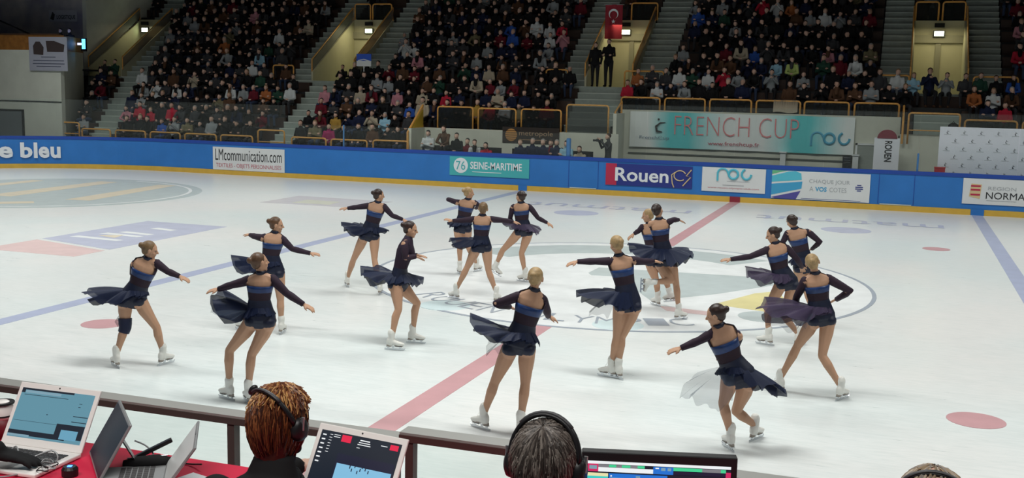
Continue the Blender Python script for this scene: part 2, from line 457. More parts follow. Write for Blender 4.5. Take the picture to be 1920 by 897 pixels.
# letters on the curved left corner of the far board
root = empty('board_lettering', (-24.5, 14.3, 0.6)); tag(root, 'large white letters e bleu on the curved left board', 'lettering')
def arc_letter(ch, frac_px, wd, ht, zc):
    # angle along the corner arc
    a = frac_px
    x, y = -21.0+8.46*math.cos(a), 6.79+8.46*math.sin(a)
    me = text_mesh(ch, wd, ht, bold=0.035, depth=0.012); me.materials.clear(); me.materials.append(m_lettw)
    link('letter', me, root, (x+24.5, y-14.3, zc-0.6), (0, 0, a-math.pi/2))
XL = [('e', -26.68, 0.50, 0.43, 0.605), ('b', -26.13, 0.42, 0.58, 0.68), ('l', -25.87, 0.13, 0.58, 0.68), ('e', -25.63, 0.38, 0.43, 0.605), ('u', -25.28, 0.36, 0.43, 0.605)]
for ch, x, wd, ht, zc in XL:
    arc_letter(ch, math.acos((x+21.0)/8.46), wd, ht, zc)

root, W_, H_ = banner_panel('advertising_banner', 'white communication company banner on blue board, leftmost of the adverts', -19.14, -16.12, 0.16, 1.01, m_white)
text('LMcommunication.com', 2.8, 0.42, m_blk, root, (0, 0, 0.57))
text('TEXTILES - OBJETS PERSONNALISES', 2.75, 0.19, m_ltred, root, (0, 0, 0.16))
root, W_, H_ = banner_panel('advertising_banner', 'teal banner with county name SEINE-MARITIME on blue board', -9.68, -6.82, 0.41, 1.05, m_teal)
b = MB(); b.rings([[(-1.02+0.26*math.cos(t), y, 0.34+0.26*math.sin(t)) for t in [2*math.pi*i/32 for i in range(32)]] for y in (0, -0.008)]); b.build('roundel', m_lettw, root, fix=True)
text('76', 0.34, 0.30, m_teal, root, (-1.02, 0, 0.34), depth=0.014)
text('SEINE-MARITIME', 1.85, 0.25, m_lettw, root, (0.25, 0, 0.36), bold=0.02); strip(root, -0.6, 0.45, 0.13, 0.15, m_lettw, 'caption_line')
root, W_, H_ = banner_panel('advertising_banner', 'dark blue Rouen city banner with red edge and lamb outline', -4.19, -1.37, 0.35, 1.05, m_navy)
strip(root, -W_/2, -W_/2+0.36, 0, H_, m_red, 'red_edge')
text('Rouen', 1.75, 0.44, m_lettw, root, (-0.22, 0, 0.36), bold=0.02, depth=0.012)
b = MB()
b.tube([(1.02+0.19*math.cos(t), -0.012, 0.40+0.16*math.sin(t)) for t in [0.4+2*math.pi*0.8*i/18 for i in range(19)]], 0.018, n=6)
b.tube([(0.86, -0.012, 0.50), (0.75, -0.012, 0.42), (0.78, -0.012, 0.15), (0.84, -0.012, 0.02)], 0.018, n=6)
b.tube([(1.38, -0.012, 0.60), (1.22, -0.012, 0.40), (1.36, -0.012, 0.36), (1.12, -0.012, 0.08)], 0.02, n=6)
b.build('lamb_outline', m_gold, root)
def roc_logo(root, cx, cz, s, m):
    b = MB(); y = -0.012
    b.tube([(cx-0.62*s, y, cz-0.28*s), (cx-0.62*s, y, cz+0.05*s)]+[(cx-0.40*s+0.22*s*math.cos(t), y, cz+0.05*s+0.2*s*math.sin(t)) for t in [math.pi-math.pi*i/8 for i in range(9)]], 0.045*s, n=6)
    b.tube([(cx+0.06*s+0.2*s*math.cos(t), y, cz+0.02*s+0.2*s*math.sin(t)) for t in [2*math.pi*i/20 for i in range(21)]], 0.055*s, n=6)
    b.tube([(cx+0.62*s+0.2*s*math.cos(t), y, cz+0.04*s+0.22*s*math.sin(t)) for t in [math.radians(110+250*i/16) for i in range(17)]], 0.05*s, n=6)
    b.build('logo', m, root)
root, W_, H_ = banner_panel('advertising_banner', 'white sports club banner with cyan logo above red web address', -1.06, 0.91, 0.31, 1.07, m_white)
roc_logo(root, -0.05, 0.55, 0.72, m_cyan)
strip(root, -0.2, 0.5, 0.33, 0.345, m_grt, 'caption_line'); strip(root, -0.33, 0.33, 0.20, 0.225, m_grt, 'caption_line')
text('www.rouen-olympic-club.com', 1.6, 0.065, m_ltred, root, (0, 0, 0.12))
root, W_, H_ = banner_panel('advertising_banner', 'white insurance banner with wide blue stripes and slogan', 1.10, 4.0, 0.20, 1.06, m_white)
b = MB(); S = lambda poly, mi: b.prism(poly, -0.006, 0.0, mi)
x0 = -W_/2
S([(x0, 0.78), (x0, 0.74), (x0+0.30, 0.83), (x0+0.45, 0.86), (x0, 0.86)], 2)
S([(x0+0.0, 0.50), (x0+0.9, 0.60), (x0+0.87, 0.80), (x0+0.7, 0.86), (x0+0.5, 0.84), (x0+0.0, 0.69)], 0)
S([(x0+0.0, 0.10), (x0+0.9, 0.33), (x0+0.92, 0.55), (x0, 0.44)], 1)
S([(x0+0.12, 0.0), (x0+0.75, 0.0), (x0+0.88, 0.26), (x0+0.0, 0.03)], 3)
b.build('stripes', [m_cyan, m_mblue, m_grn, m_pur], root, fix=True)
text('CHAQUE JOUR', 1.2, 0.15, m_grt, root, (0.27, 0, 0.56)); text('A', 0.12, 0.14, m_grt, root, (-0.25, 0, 0.34)); text('VOS', 0.34, 0.14, m_mblue, root, (0.03, 0, 0.34), bold=0.03); text('COTES', 0.5, 0.14, m_grt, root, (0.53, 0, 0.34))
b = MB()
for i, (hw) in enumerate((0.06, 0.11, 0.11, 0.06)): b.box(1.14-hw, 1.14+hw, -0.008, 0, 0.50-0.055*i, 0.525-0.055*i)
b.build('emblem', m_navy, root); strip(root, -0.55, 1.2, 0.03, 0.04, m_navy, 'underline')
root, W_, H_ = banner_panel('advertising_banner', 'white regional banner with gold and red shield, far right', 6.59, 9.6, 0.33, 1.08, m_white)
b = MB(); b.prism([(-1.33, 0.22), (-1.03, 0.16), (-1.0, 0.58), (-1.28, 0.60)], -0.008, 0); b.build('shield', m_gold, root, fix=True)
b = MB()
for z in (0.28, 0.42, 0.53): b.box(-1.29, -1.03, -0.014, -0.008, z-0.025, z+0.025)
b.build('lions', m_red, root)
text('REGION', 0.75, 0.10, m_grt, root, (-0.45, 0, 0.48)); text('NORMANDIE', 1.7, 0.20, m_blk, root, (-0.02, 0, 0.27)); strip(root, -0.85, -0.05, 0.115, 0.13, m_grt, 'caption_line')

# glass above the far board and its posts
def pane_arc(a, b_, z1, i):
    A = board_path(0.05)
    p, q = A[a], A[b_]
    mb = MB(); mb.add([(*p, 1.21), (*q, 1.21), (*q, z1), (*p, z1)], [(0, 1, 2, 3)])
    d = Vector((q[0]-p[0], q[1]-p[1], 0)).normalized(); nrm = Vector((-d.y, d.x, 0))*0.012
    mb = MB(); P = Vector((*p, 0)); Q = Vector((*q, 0)); vs = [P, Q, Q+nrm, P+nrm]
    mb.add([(v.x, v.y, 1.21) for v in vs]+[(v.x, v.y, z1) for v in vs], [(0,3,2,1),(4,5,6,7),(0,1,5,4),(1,2,6,5),(2,3,7,6),(3,0,4,7)])
    o = mb.build('rink_glass', m_glass); tag(o, 'tall clear glass pane above the curved left corner board', 'glass', 'glass panes of the left corner')
for i, a in enumerate(range(1, 17, 3)): pane_arc(a, a+3, 2.6, i)
words_o = ['first', 'second', 'third', 'fourth', 'fifth', 'sixth', 'seventh', 'eighth', 'ninth', 'tenth', 'eleventh', 'twelfth', 'thirteenth', 'fourteenth', 'fifteenth', 'sixteenth', 'seventeenth', 'eighteenth', 'nineteenth', 'twentieth']
def nth(n):
    if n < 20: return words_o[n]
    t = ['twenty', 'thirty', 'forty', 'fifty'][(n+1)//10-2]
    return t+'-'+words_o[(n+1) % 10-1] if (n+1) % 10 else {'twenty': 'twentieth', 'thirty': 'thirtieth', 'forty': 'fortieth', 'fifty': 'fiftieth'}[t]
gx = [-20.9, -18.5, -16.1, -13.85, -11.1, -8.3, -5.6, -2.9, -0.1, 2.6, 5.3, 8.0, 10.5]
for i in range(len(gx)-1):
    z1 = 2.6 if i < 2 else (1.95 if i < 6 else 2.95)
    b = MB(); b.box(gx[i]+0.01, gx[i+1]-0.01, 15.33, 15.342, 1.21, z1)
    o = b.build('rink_glass', m_glass); tag(o, '%s clear glass pane from the left on the straight far board' % nth(i), 'glass', 'glass panes on the straight board')
for x, z1, wd, s in ((-13.81, 1.95, 0.06, 'thin blue glass post beside the left stand railing'), (-5.52, 1.78, 0.16, 'wide blue padded post right of the seated bench group'), (5.30, 1.72, 0.06, 'thin blue glass post left of the press backdrop')):
    b = MB(); b.tube([(x, 15.42, 1.1), (x, 15.42, z1)], wd/2, n=12); b.tube([(x, 15.42, z1), (x, 15.42, z1+0.02)], wd/2*0.8, n=12)
    o = b.build('glass_post', mat('post_blue', (0.07, 0.22, 0.50), 0.4), smooth=False); tag(o, s, 'post')

# ------------------------------------------------------------------ stands
def rowY(k): return 16.3+0.66*k
def rowZ(k): return 0.75+0.46*k
def cuts_of(k):
    c = [(-24.9-0.2*k-1.05, -24.9-0.2*k+0.05, 's0')]
    if k < 6: c.append((-17.75, -16.65, 's1'))
    elif k <= 11: c += [(-18.95, -17.85, 's1l'), (-17.85, -15.95, 'v1'), (-15.95, -14.9, 's1r')]
    else: c += [(-18.95, -17.85, 's1l'), (-15.95, -14.9, 's1r')]
    if 6 <= k <= 11: c.append((-28.9, -24.9-0.2*k-1.05, 'v0'))
    if 2 <= k < 6: c.append((-6.55, -4.85, 's2'))
    elif 6 <= k <= 11: c += [(-7.45, -6.4, 's2l'), (-6.4, -4.6, 'v2'), (-4.6, -3.4, 's2r')]
    elif k > 11: c += [(-7.45, -6.4, 's2l'), (-4.6, -3.4, 's2r')]
    if k in (3, 4): c.append((5.15, 6.55, 's3'))
    elif 6 <= k <= 11: c += [(3.95, 4.95, 's3l'), (4.95, 6.75, 'v3'), (6.75, 7.85, 's3r')]
    elif k > 11: c += [(3.95, 4.95, 's3l'), (6.75, 7.85, 's3r')]
    return sorted(c)
tiers = MB(); benches = []; stairs = {}
NR = 17
for k in range(NR):
    Y, Z = rowY(k), rowZ(k)
    lo = -26.7-0.35*k if k < 6 else -29.2
    hi = -11.8 if k < 2 else (-4.5 if k < 3 else 11.0)
    segs = []; x = lo
    cl = cuts_of(k)
    if k == 3: cl = sorted(cl+[(-4.6, 4.7, 'gap')])
    for a, b_, n in cl:
        if a > x: segs.append((x, min(a, hi)))
        x = max(x, b_)
        if n[0] == 's' and a < hi:
            st = stairs.setdefault(n, MB())
            st.box(a, b_, Y, Y+0.33, max(0, Z-1.2), Z, 0); st.box(a, b_, Y+0.33, Y+0.66, max(0, Z-1.2), Z+0.23, 0)
            st.box(a, b_, Y-0.004, Y+0.05, Z-0.03, Z+0.004, 1); st.box(a, b_, Y+0.326, Y+0.38, Z+0.20, Z+0.234, 1)
    if x < hi: segs.append((x, hi))
    for a, b_ in segs:
        if b_-a < 0.1: continue
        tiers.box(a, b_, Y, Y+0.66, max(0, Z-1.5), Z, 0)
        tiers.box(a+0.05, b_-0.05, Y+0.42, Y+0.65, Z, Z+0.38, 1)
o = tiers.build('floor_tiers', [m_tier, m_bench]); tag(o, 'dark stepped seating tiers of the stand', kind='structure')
for n, st in stairs.items():
    o = st.build('stairs', [m_conc, m_nose]); tag(o, kind='structure')
# walls in front of and around the tiers
def wall(name, x0, x1, y0, y1, z0, z1, m=None):
    b = MB(); b.box(x0, x1, y0, y1, z0, z1); o = b.build(name, m or m_beige); tag(o, kind='structure'); return o
wall('wall_stand_left', -26.7, -11.6, 16.15, 16.3, 0, 0.85)
wall('wall_stand_center', -11.6, -4.35, 17.47, 17.62, 0, 1.90)
wall('wall_stand_step', -11.72, -11.6, 16.3, 17.62, 0, 1.9)
wall('wall_stand_right', -4.6, 4.75, 18.79, 18.94, 0, 2.73)
wall('wall_stand_right_side', -4.6, -4.48, 17.62, 18.94, 0, 2.6)
wall('wall_stand_end', 4.75, 11.0, 18.13, 18.28, 0, 2.2)
wall('wall_front_left', -40, -26.7, 16.1, 16.3, 0, 4.47, mat('wall_paint_left', (0.62, 0.64, 0.56), 0.8, noise=0.08, nscale=2))
b = MB(); P = [(-26.7, 16.3), (-28.4, 19.4), (-28.6, 19.3), (-26.95, 16.1)]
b.add([(x, y, 0) for x, y in P]+[(x, y, 4.47) for x, y in P], [(0,3,2,1),(4,5,6,7),(0,1,5,4),(1,2,6,5),(2,3,7,6),(3,0,4,7)])
o = b.build('wall_side_left', m_beige); tag(o, kind='structure')
wall('wall_balcony_back', -42, -29.3, 20.5, 20.7, 0, 9.5, mat('balcony_wall', (0.62, 0.58, 0.52), 0.85, noise=0.35, nscale=0.6, col2=(0.20, 0.20, 0.30)))
wall('wall_far_left', -29.3, -29.1, 20.5, 28.0, 0, 9.5, m_beige)
wall('wall_back', -42, 20, 27.6, 27.9, 0, 14, mat('back_wall', (0.03, 0.03, 0.035), 0.9))
wall('floor_balcony', -40, -28.3, 16.3, 20.5, 3.70, 3.78, m_dark)
wall('ceiling', -45, 20, -22, 30, 14.0, 14.2, mat('ceiling_dark', (0.05, 0.05, 0.055), 0.9))
# thin pipe line and doorway on the left wall
b = MB(); b.box(-40, -26.7, 16.07, 16.1, 2.42, 2.46); o = b.build('trim_1', m_dark); tag(o, kind='structure')
root = empty('door_1', (-29.6, 16.08, 0)); tag(root, kind='structure')
b = MB(); b.box(-1.4, 0.95, -0.03, 0.02, 0, 2.03); b.build('door_leaf', mat('door_grey', (0.14, 0.16, 0.17), 0.6), root)
b = MB(); b.box(0.95, 1.02, -0.05, 0.02, 0, 2.1); b.box(-1.4, 1.02, -0.05, 0.02, 2.03, 2.1); b.build('door_frame', m_dark, root)
# balcony parapet
root = empty('balcony_parapet', (-33, 16.1, 4.47)); tag(root, 'brown wooden balcony parapet at the upper left', 'parapet')
m_wood = mat('parapet_wood', (0.36, 0.15, 0.035), 0.55, noise=0.35, nscale=5)
b = MB(); b.box(-6, 6.3, 0, 0.12, 0, 0.58); b.build('panel', m_wood, root)
b = MB(); b.box(-6, 6.3, -0.02, 0.14, 0.58, 0.64); b.build('cap', mat('parapet_cap', (0.08, 0.04, 0.02), 0.5), root)
b = MB(); Vd = [(6.3, 0), (4.6, 3.1), (4.7, 3.2), (6.42, 0.1)]
b.add([(x, y, 0) for x, y in Vd]+[(x, y, 0.58) for x, y in Vd], [(0,3,2,1),(4,5,6,7),(0,1,5,4),(1,2,6,5),(2,3,7,6),(3,0,4,7)]); b.build('side_panel', m_wood, root)
o = MB(); o.tube([(-36, 18, 5.8), (-31.5, 18, 5.75), (-29.4, 18, 5.0)], 0.035); o = o.build('stair_handrail', m_black); tag(o, 'dark sloping handrail above the left balcony', 'handrail')
# passage openings
m_exit = mat('exit_light', (0.9, 1, 0.85), 0.5, emit=(0.85, 1.0, 0.6), es=9.0)
m_railinf = glass_material('rail_infill', (0.55, 0.45, 0.35), 0.25)
def vomitory(i, x0, x1, name, exit_x):
    ya, yb, z0 = rowY(6), rowY(11)+0.3, rowZ(6)
    b = MB(); b.box(x0, x1, ya-0.0, yb+0.66, z0-0.4, z0); o = b.build('floor_passage', m_conc); tag(o, kind='structure')
    b = MB(); b.box(x0, x1, yb, yb+0.12, z0, 6.15, 0)
    b.box(x0+0.05, x1-0.05, yb-0.10, yb, 5.35, 5.62, 1)
    b.box((x0+x1)/2-0.09, (x0+x1)/2+0.09, yb-0.06, yb, z0, 5.35, 1)
    o = b.build('wall_passage_back', [m_beige2, mat('passage_beam', (0.28, 0.27, 0.2), 0.8)]); tag(o, kind='structure')
    for s, x in ((0, x0), (1, x1-0.07)):
        poly = [(ya, z0), (yb, z0), (yb, 6.15), (ya, z0+0.35)]
        b = MB(); n = 4
        b.add([(x, y, z) for y, z in poly]+[(x+0.07, y, z) for y, z in poly], [(3,2,1,0),(4,5,6,7),(0,1,5,4),(1,2,6,5),(2,3,7,6),(3,0,4,7)])
        o = b.build('wall_passage_side', m_beige2); tag(o, kind='structure')
    # sloping side rails
    for s, x, nm in ((0, x0, 'left'), (1, x1, 'right')):
        root = empty('sloping_rail', (x, ya, z0)); tag(root, 'orange sloping side rail on the %s side of the %s passage' % (nm, name), 'railing')
        b = MB(); b.tube([(0, 0.05, 0.30), (0, 0.05, 0.85), (0, yb-ya, 3.15), (0, yb-ya, 2.6)], 0.028, n=8); b.build('rail_frame', m_orange, root)
        b = MB(); b.add([(-0.012, 0.08, 0.4), (-0.012, yb-ya, 2.7), (-0.012, yb-ya, 3.1), (-0.012, 0.08, 0.8), (0.012, 0.08, 0.4), (0.012, yb-ya, 2.7), (0.012, yb-ya, 3.1), (0.012, 0.08, 0.8)], [(0,1,2,3),(7,6,5,4),(0,4,5,1),(1,5,6,2),(2,6,7,3),(3,7,4,0)])
        b.build('rail_infill', m_railinf, root)
    root = empty('exit_sign', (exit_x, yb-0.12, 5.60)); tag(root, 'glowing exit sign above the %s passage' % name, 'exit sign')
    b = MB(); b.box(-0.20, 0.20, -0.07, 0.0, -0.04, 0.19); b.build('housing', m_black, root)
    b = MB(); b.box(-0.16, 0.16, -0.085, -0.07, -0.01, 0.16); b.build('lit_face', m_exit, root)
    b = MB(); b.box(-0.17, 0.17, -0.10, 0.0, 0.30, 0.45); b.build('bracket', m_dark, root)
    d = bpy.data.lights.new('passage_light', 'AREA'); d.energy = 5 if i == 0 else 15; d.color = (1.0, 0.9, 0.55); d.size = 1.0
    l = bpy.data.objects.new('passage_light', d); COL.objects.link(l); l.location = ((x0+x1)/2, yb-1.0, 5.9)
vomitory(0, -28.9, -27.1, 'leftmost', -28.5)
vomitory(1, -17.85, -15.95, 'second', -17.0)
vomitory(2, -6.4, -4.6, 'flag-hung', -5.72)
vomitory(3, 4.95, 6.75, 'rightmost', 5.85)

# rounded orange railings
m_infill = glass_material('rail_glass_dark', (0.50, 0.50, 0.50), 0.03)
def hoop(x0, x1, y, z0, z1, label, group=None, infill=False, mid=False):
    root = empty('railing', ((x0+x1)/2, y, z0)); tag(root, label, 'railing', group)
    hw = (x1-x0)/2-0.03; h = z1-z0-0.03; r = 0.09
    pts = [(-hw, 0, 0), (-hw, 0, h-r)]+[(-hw+r-r*math.cos(t), 0, h-r+r*math.sin(t)) for t in (math.pi/6, math.pi/3, math.pi/2)]
    pts += [(hw-r+r*math.sin(t), 0, h-r+r*math.cos(t)) for t in (0, math.pi/6, math.pi/3)]+[(hw, 0, h-r), (hw, 0, 0)]
    b = MB(); b.tube(pts, 0.032, n=8); b.build('frame', m_orange, root, smooth=True)
    if infill: b = MB(); b.box(-hw+0.03, hw-0.03, -0.006, 0.006, 0.04, h-0.05); b.build('glass_infill', m_infill, root)
    if mid: b = MB(); b.tube([(-hw, 0, h*0.45), (hw, 0, h*0.45)], 0.022, n=6); b.build('middle_bar', m_orange, root)
    return root
HL = [(-26.95, -25.95, 1.67), (-25.88, -24.46, 1.45), (-24.27, -22.81, 1.44), (-22.64, -21.22, 1.43), (-21.06, -19.6, 1.42), (-19.46, -18.02, 1.42), (-17.84, -16.66, 1.67), (-16.41, -14.93, 1.45), (-14.78, -13.27, 1.43), (-13.08, -11.65, 1.46)]
for i, (a, b_, z) in enumerate(HL):
    hoop(a, b_, 16.22, 0.85, z, 'low orange tube railing above the blue board, %s from the left' % nth(i), 'low orange railings of left stand', mid=True)
for i, (a, b_, z) in enumerate([(-11.15, -9.72, 2.70), (-9.57, -8.09, 2.68), (-7.94, -6.42, 2.69), (-6.27, -4.72, 2.89)]):
    hoop(a, b_, 17.55, 1.90, z, 'orange railing on the cream wall of the middle stand, %s from left' % nth(i), 'orange railings of middle stand', infill=True)
for i, (a, b_) in enumerate([(-4.66, -3.22), (-3.10, -1.64), (-1.53, -0.06), (0.05, 1.56), (1.64, 3.13), (3.25, 4.70)]):
    hoop(a, b_, 18.86, 2.73, 3.19, 'orange railing above the FRENCH CUP banner, %s from left' % nth(i), 'orange railings above the banner', infill=True)
hoop(4.95, 6.53, 17.95, 1.9, 2.92, 'orange railing in front of the steps left of press backdrop', mid=True)
hoop(6.63, 8.2, 18.2, 2.2, 2.74, 'orange railing just above the press backdrop', infill=True)
hoop(8.3, 9.8, 18.2, 2.2, 2.74, 'orange railing above press backdrop, cut by the right edge', infill=True)
for (a, b_, s) in ((-17.8, -17.0, 'left rail above the second passage'), (-16.95, -16.0, 'right rail above the second passage'), (-5.6, -4.5, 'rail above the flag-hung passage'), (4.98, 5.82, 'left rail above the rightmost passage'), (5.9, 6.72, 'right rail above the rightmost passage')):
    hoop(a, b_, 23.9, 6.15, 6.85, 'orange tube '+s, infill=True)
for (a, b_, s) in ((-19.6, -18.6, 'second passage'), (-7.9, -7.0, 'flag-hung passage, left side'), (-4.9, -3.4, 'flag-hung passage, right side'), (3.95, 4.95, 'rightmost passage, left side'), (6.9, 8.3, 'rightmost passage, right side')):
    hoop(a, b_, rowY(6)-0.06, rowZ(5)+0.1, rowZ(6)+0.62, 'short orange barrier by the '+s)
# yellow inclined stair side with rail between left and middle stands
root = empty('stair_guard', (-11.75, 16.4, 0.8)); tag(root, 'yellow sloping stair guard between the left and middle stands', 'railing')
b = MB(); b.add([(0, -0.15, 0), (0, 1.15, 0), (0, 1.15, 1.75), (0, -0.15, 0.85), (0.06, -0.15, 0), (0.06, 1.15, 0), (0.06, 1.15, 1.75), (0.06, -0.15, 0.85)], [(0,1,2,3),(7,6,5,4),(0,4,5,1),(1,5,6,2),(2,6,7,3),(3,7,4,0)]); b.build('side_panel', m_yellow, root, fix=True)
b = MB(); b.tube([(0.03, -0.15, 0), (0.03, -0.15, 0.95), (0.03, 1.15, 1.9), (0.03, 1.15, 1.1)], 0.04); b.build('handrail', m_orange, root)
for x, y, z0, z1, s in ((-4.55, 17.7, 1.7, 3.0, 'left of the FRENCH CUP banner'), (4.82, 18.0, 1.9, 3.1, 'right of the FRENCH CUP banner')):
    root = empty('stair_guard', (x, y, z0)); tag(root, 'orange stair rail on the wall end '+s, 'railing')
    b = MB(); b.tube([(0, 0, 0), (0, 0, z1-z0-0.35), (0, 0.9, z1-z0), (0, 0.9, 0.5)], 0.035); b.build('handrail', m_orange, root)
    b = MB(); b.tube([(0, 0, 0.4), (0, 0.9, 0.8)], 0.03); b.build('middle_bar', m_orange, root)
# FRENCH CUP banner
def cup_material():
    m = bpy.data.materials.new('cup_banner_print'); m.use_nodes = True
    nt = m.node_tree; b = nt.nodes['Principled BSDF']; b.inputs['Roughness'].default_value = 0.6
    tc = nt.nodes.new('ShaderNodeTexCoord'); sx = nt.nodes.new('ShaderNodeSeparateXYZ'); nt.links.new(tc.outputs['Object'], sx.inputs[0])
    n = nt.nodes.new('ShaderNodeTexNoise'); n.inputs['Scale'].default_value = 0.9; nt.links.new(tc.outputs['Object'], n.inputs['Vector'])
    ad = nt.nodes.new('ShaderNodeMath'); ad.operation = 'MULTIPLY_ADD'; ad.inputs[1].default_value = 0.5; nt.links.new(n.outputs['Fac'], ad.inputs[0]); nt.links.new(sx.outputs['X'], ad.inputs[2])
    mr = nt.nodes.new('ShaderNodeMapRange'); mr.inputs[1].default_value = -3.6; mr.inputs[2].default_value = 4.2; nt.links.new(ad.outputs[0], mr.inputs[0])
    r = nt.nodes.new('ShaderNodeValToRGB'); e = r.color_ramp.elements
    W1 = (0.86, 0.90, 0.88, 1); T = (0.10, 0.62, 0.64, 1); L = (0.50, 0.80, 0.80, 1)
    e[0].position = 0.10; e[0].color = W1; e[1].position = 0.19; e[1].color = T
    for p, c in ((0.27, T), (0.35, L), (0.44, W1), (0.60, W1), (0.68, L), (0.74, T), (0.80, T), (0.87, L), (0.95, W1)):
        q = e.new(p); q.color = c
    nt.links.new(mr.outputs[0], r.inputs['Fac']); nt.links.new(r.outputs['Color'], b.inputs['Base Color'])
    return m
m_pinkl = mat('letter_coral', (0.80, 0.26, 0.27), 0.6)
x0, x1, z0, z1 = -4.25, 3.33, 1.44, 2.68
root = empty('event_banner', ((x0+x1)/2, 18.70, z0)); tag(root, 'long white and turquoise FRENCH CUP banner hung below the railings', 'banner')
b = MB(); nseg = 40
for i in range(nseg):
    xa, xb = x0+(x1-x0)*i/nseg, x0+(x1-x0)*(i+1)/nseg
    f = lambda x: 0.012*math.sin(x*5.1)+0.008*math.sin(x*11)
    cxm = (x0+x1)/2
    b.add([(xa-cxm, f(xa), 0), (xb-cxm, f(xb), 0), (xb-cxm, f(xb), z1-z0), (xa-cxm, f(xa), z1-z0), (xa-cxm, f(xa)+0.01, 0), (xb-cxm, f(xb)+0.01, 0), (xb-cxm, f(xb)+0.01, z1-z0), (xa-cxm, f(xa)+0.01, z1-z0)], [(0,1,2,3),(7,6,5,4),(3,2,6,7),(0,4,5,1)])
b.build('cloth', cup_material(), root, smooth=False)
D = -0.03
text('FRENCH CUP', 4.20, 0.66, m_pinkl, root, (-0.10, D, 0.80), bold=-0.022); text('www.frenchcup.fr', 1.75, 0.17, m_ltred, root, (-0.15, D, 0.20), bold=0.01)
text('FrenchCup', 1.05, 0.15, mat('letter_slate', (0.2, 0.28, 0.36), 0.6), root, (-2.9, D, 0.33))
roc_logo(root, 2.95, 0.50, 0.85, mat('logo_blue', (0.08, 0.40, 0.58), 0.5))
def skater_mark(root, cx, cz, s, m, y=-0.035, name='emblem'):
    b = MB(); b.tube([(cx+(0.26+0.0)*s, y, cz+0.12*s), (cx+0.05*s, y, cz+0.10*s), (cx-0.12*s, y, cz-0.05*s), (cx-0.08*s, y, cz-0.25*s), (cx+0.14*s, y, cz-0.27*s)], [0.015*s, 0.03*s, 0.05*s, 0.055*s, 0.02*s], n=6)
    b.ell((cx-0.02*s, y, cz+0.24*s), 0.045*s, nu=8, nv=6); return b.build(name, m, root)
skater_mark(root, -2.75, 0.78, 0.85, m_blk)
# white cloth strips and pillars under the upper wall
for (x, s) in ((1.08, 'slim white pillar under the middle of the FRENCH CUP banner'), (3.42, 'slim white pillar at the right end of the FRENCH CUP banner')):
    b = MB(); b.box(x-0.09, x+0.09, 18.5, 18.68, 0, 1.43); b.box(x-0.12, x+0.12, 18.46, 18.7, 1.43, 1.47); o = b.build('pillar', m_white); tag(o, s, 'pillar')
b = MB(); b.box(-4.3, 3.3, 18.74, 18.79, 1.20, 1.24); b.box(-4.3, 3.3, 18.74, 18.79, 0.75, 0.78)
o = b.build('trim_2', mat('wall_line', (0.10, 0.11, 0.10), 0.7)); tag(o, kind='structure')
root = empty('wall_cabinet', (3.15, 18.72, 1.13)); tag(root, 'small black wall cabinet under the right end of the FRENCH CUP banner', 'cabinet')
b = MB(); b.box(-0.14, 0.14, -0.1, 0, -1.1, 0.28); b.build('body', m_black, root)
b = MB(); [b.box(-0.11, 0.11, -0.112, -0.1, 0.05+0.08*i, 0.07+0.08*i) for i in range(3)]; b.build('louvres', m_steel, root)
root = empty('door_2', (3.75, 18.76, 0)); tag(root, kind='structure')
b = MB(); b.box(-0.3, 0.28, -0.02, 0.02, 0, 1.78); b.build('door_leaf', mat('door_pale', (0.30, 0.33, 0.30), 0.6), root)
b = MB(); b.box(-0.36, -0.3, -0.05, 0.02, 0, 1.84); b.box(0.28, 0.34, -0.05, 0.02, 0, 1.84); b.box(-0.36, 0.34, -0.05, 0.02, 1.78, 1.84); b.build('door_frame', m_white, root)
# metropole sign
root = empty('wall_sign', (-7.52, 17.44, 1.47)); tag(root, 'dark sign with striped orange ball on the cream wall', 'sign')
b = MB(); b.box(-1.05, 1.05, 0, 0.03, 0, 0.56); b.build('board', mat('sign_brown', (0.035, 0.025, 0.02), 0.5), root)
b = MB(); b.rings([[(-0.72+0.22*math.cos(t), y, 0.28+0.22*math.sin(t)) for t in [2*math.pi*i/28 for i in range(28)]] for y in (0, -0.012)]); b.build('ball', mat('sign_orange', (0.55, 0.27, 0.08), 0.5), root, fix=True)
b = MB(); [b.box(-0.94, -0.50, -0.018, -0.012, 0.12+0.075*i, 0.135+0.075*i) for i in range(5)]; b.build('stripes', mat('sign_brown', (0, 0, 0)), root)
text('metropole', 1.25, 0.22, mat('sign_letters', (0.42, 0.27, 0.16), 0.6), root, (0.2, 0, 0.33)); strip(root, -0.3, 0.6, 0.11, 0.135, mat('sign_letters', (0, 0, 0)), 'caption_line')
# roll-up and press backdrop
root = empty('rollup_banner', (4.38, 17.2, 0.0)); tag(root, 'white roll-up banner with black lettering and dark red round top', 'banner')
b = MB(); b.box(-0.38, 0.38, 0, 0.03, 0.05, 2.10); b.build('sheet', mat('rollup_white', (0.78, 0.79, 0.84), 0.6), root)
b = MB(); b.rings([[(0.30*math.cos(t), y, 2.08+0.28*math.sin(t)) for t in [math.pi*i/20 for i in range(21)]] for y in (-0.015, 0.02)]); b.build('round_top', mat('maroon', (0.20, 0.02, 0.04), 0.5), root, fix=True)
text('ROUEN', 0.66, 0.22, m_blk, root, (0.05, 0, 1.68), rot=(0, math.pi/2, 0), bold=0.03)
b = MB(); b.box(-0.42, 0.42, -0.08, 0.1, 0, 0.06); b.build('base', m_steel, root)
root = empty('press_backdrop', (7.6, 16.3, 0)); tag(root, 'large pale press backdrop with rows of small skater marks', 'backdrop')
b = MB(); b.box(-1.72, 2.6, 0, 0.06, 0.1, 2.53); b.build('sheet', mat('backdrop_white', (0.80, 0.80, 0.88), 0.6), root)
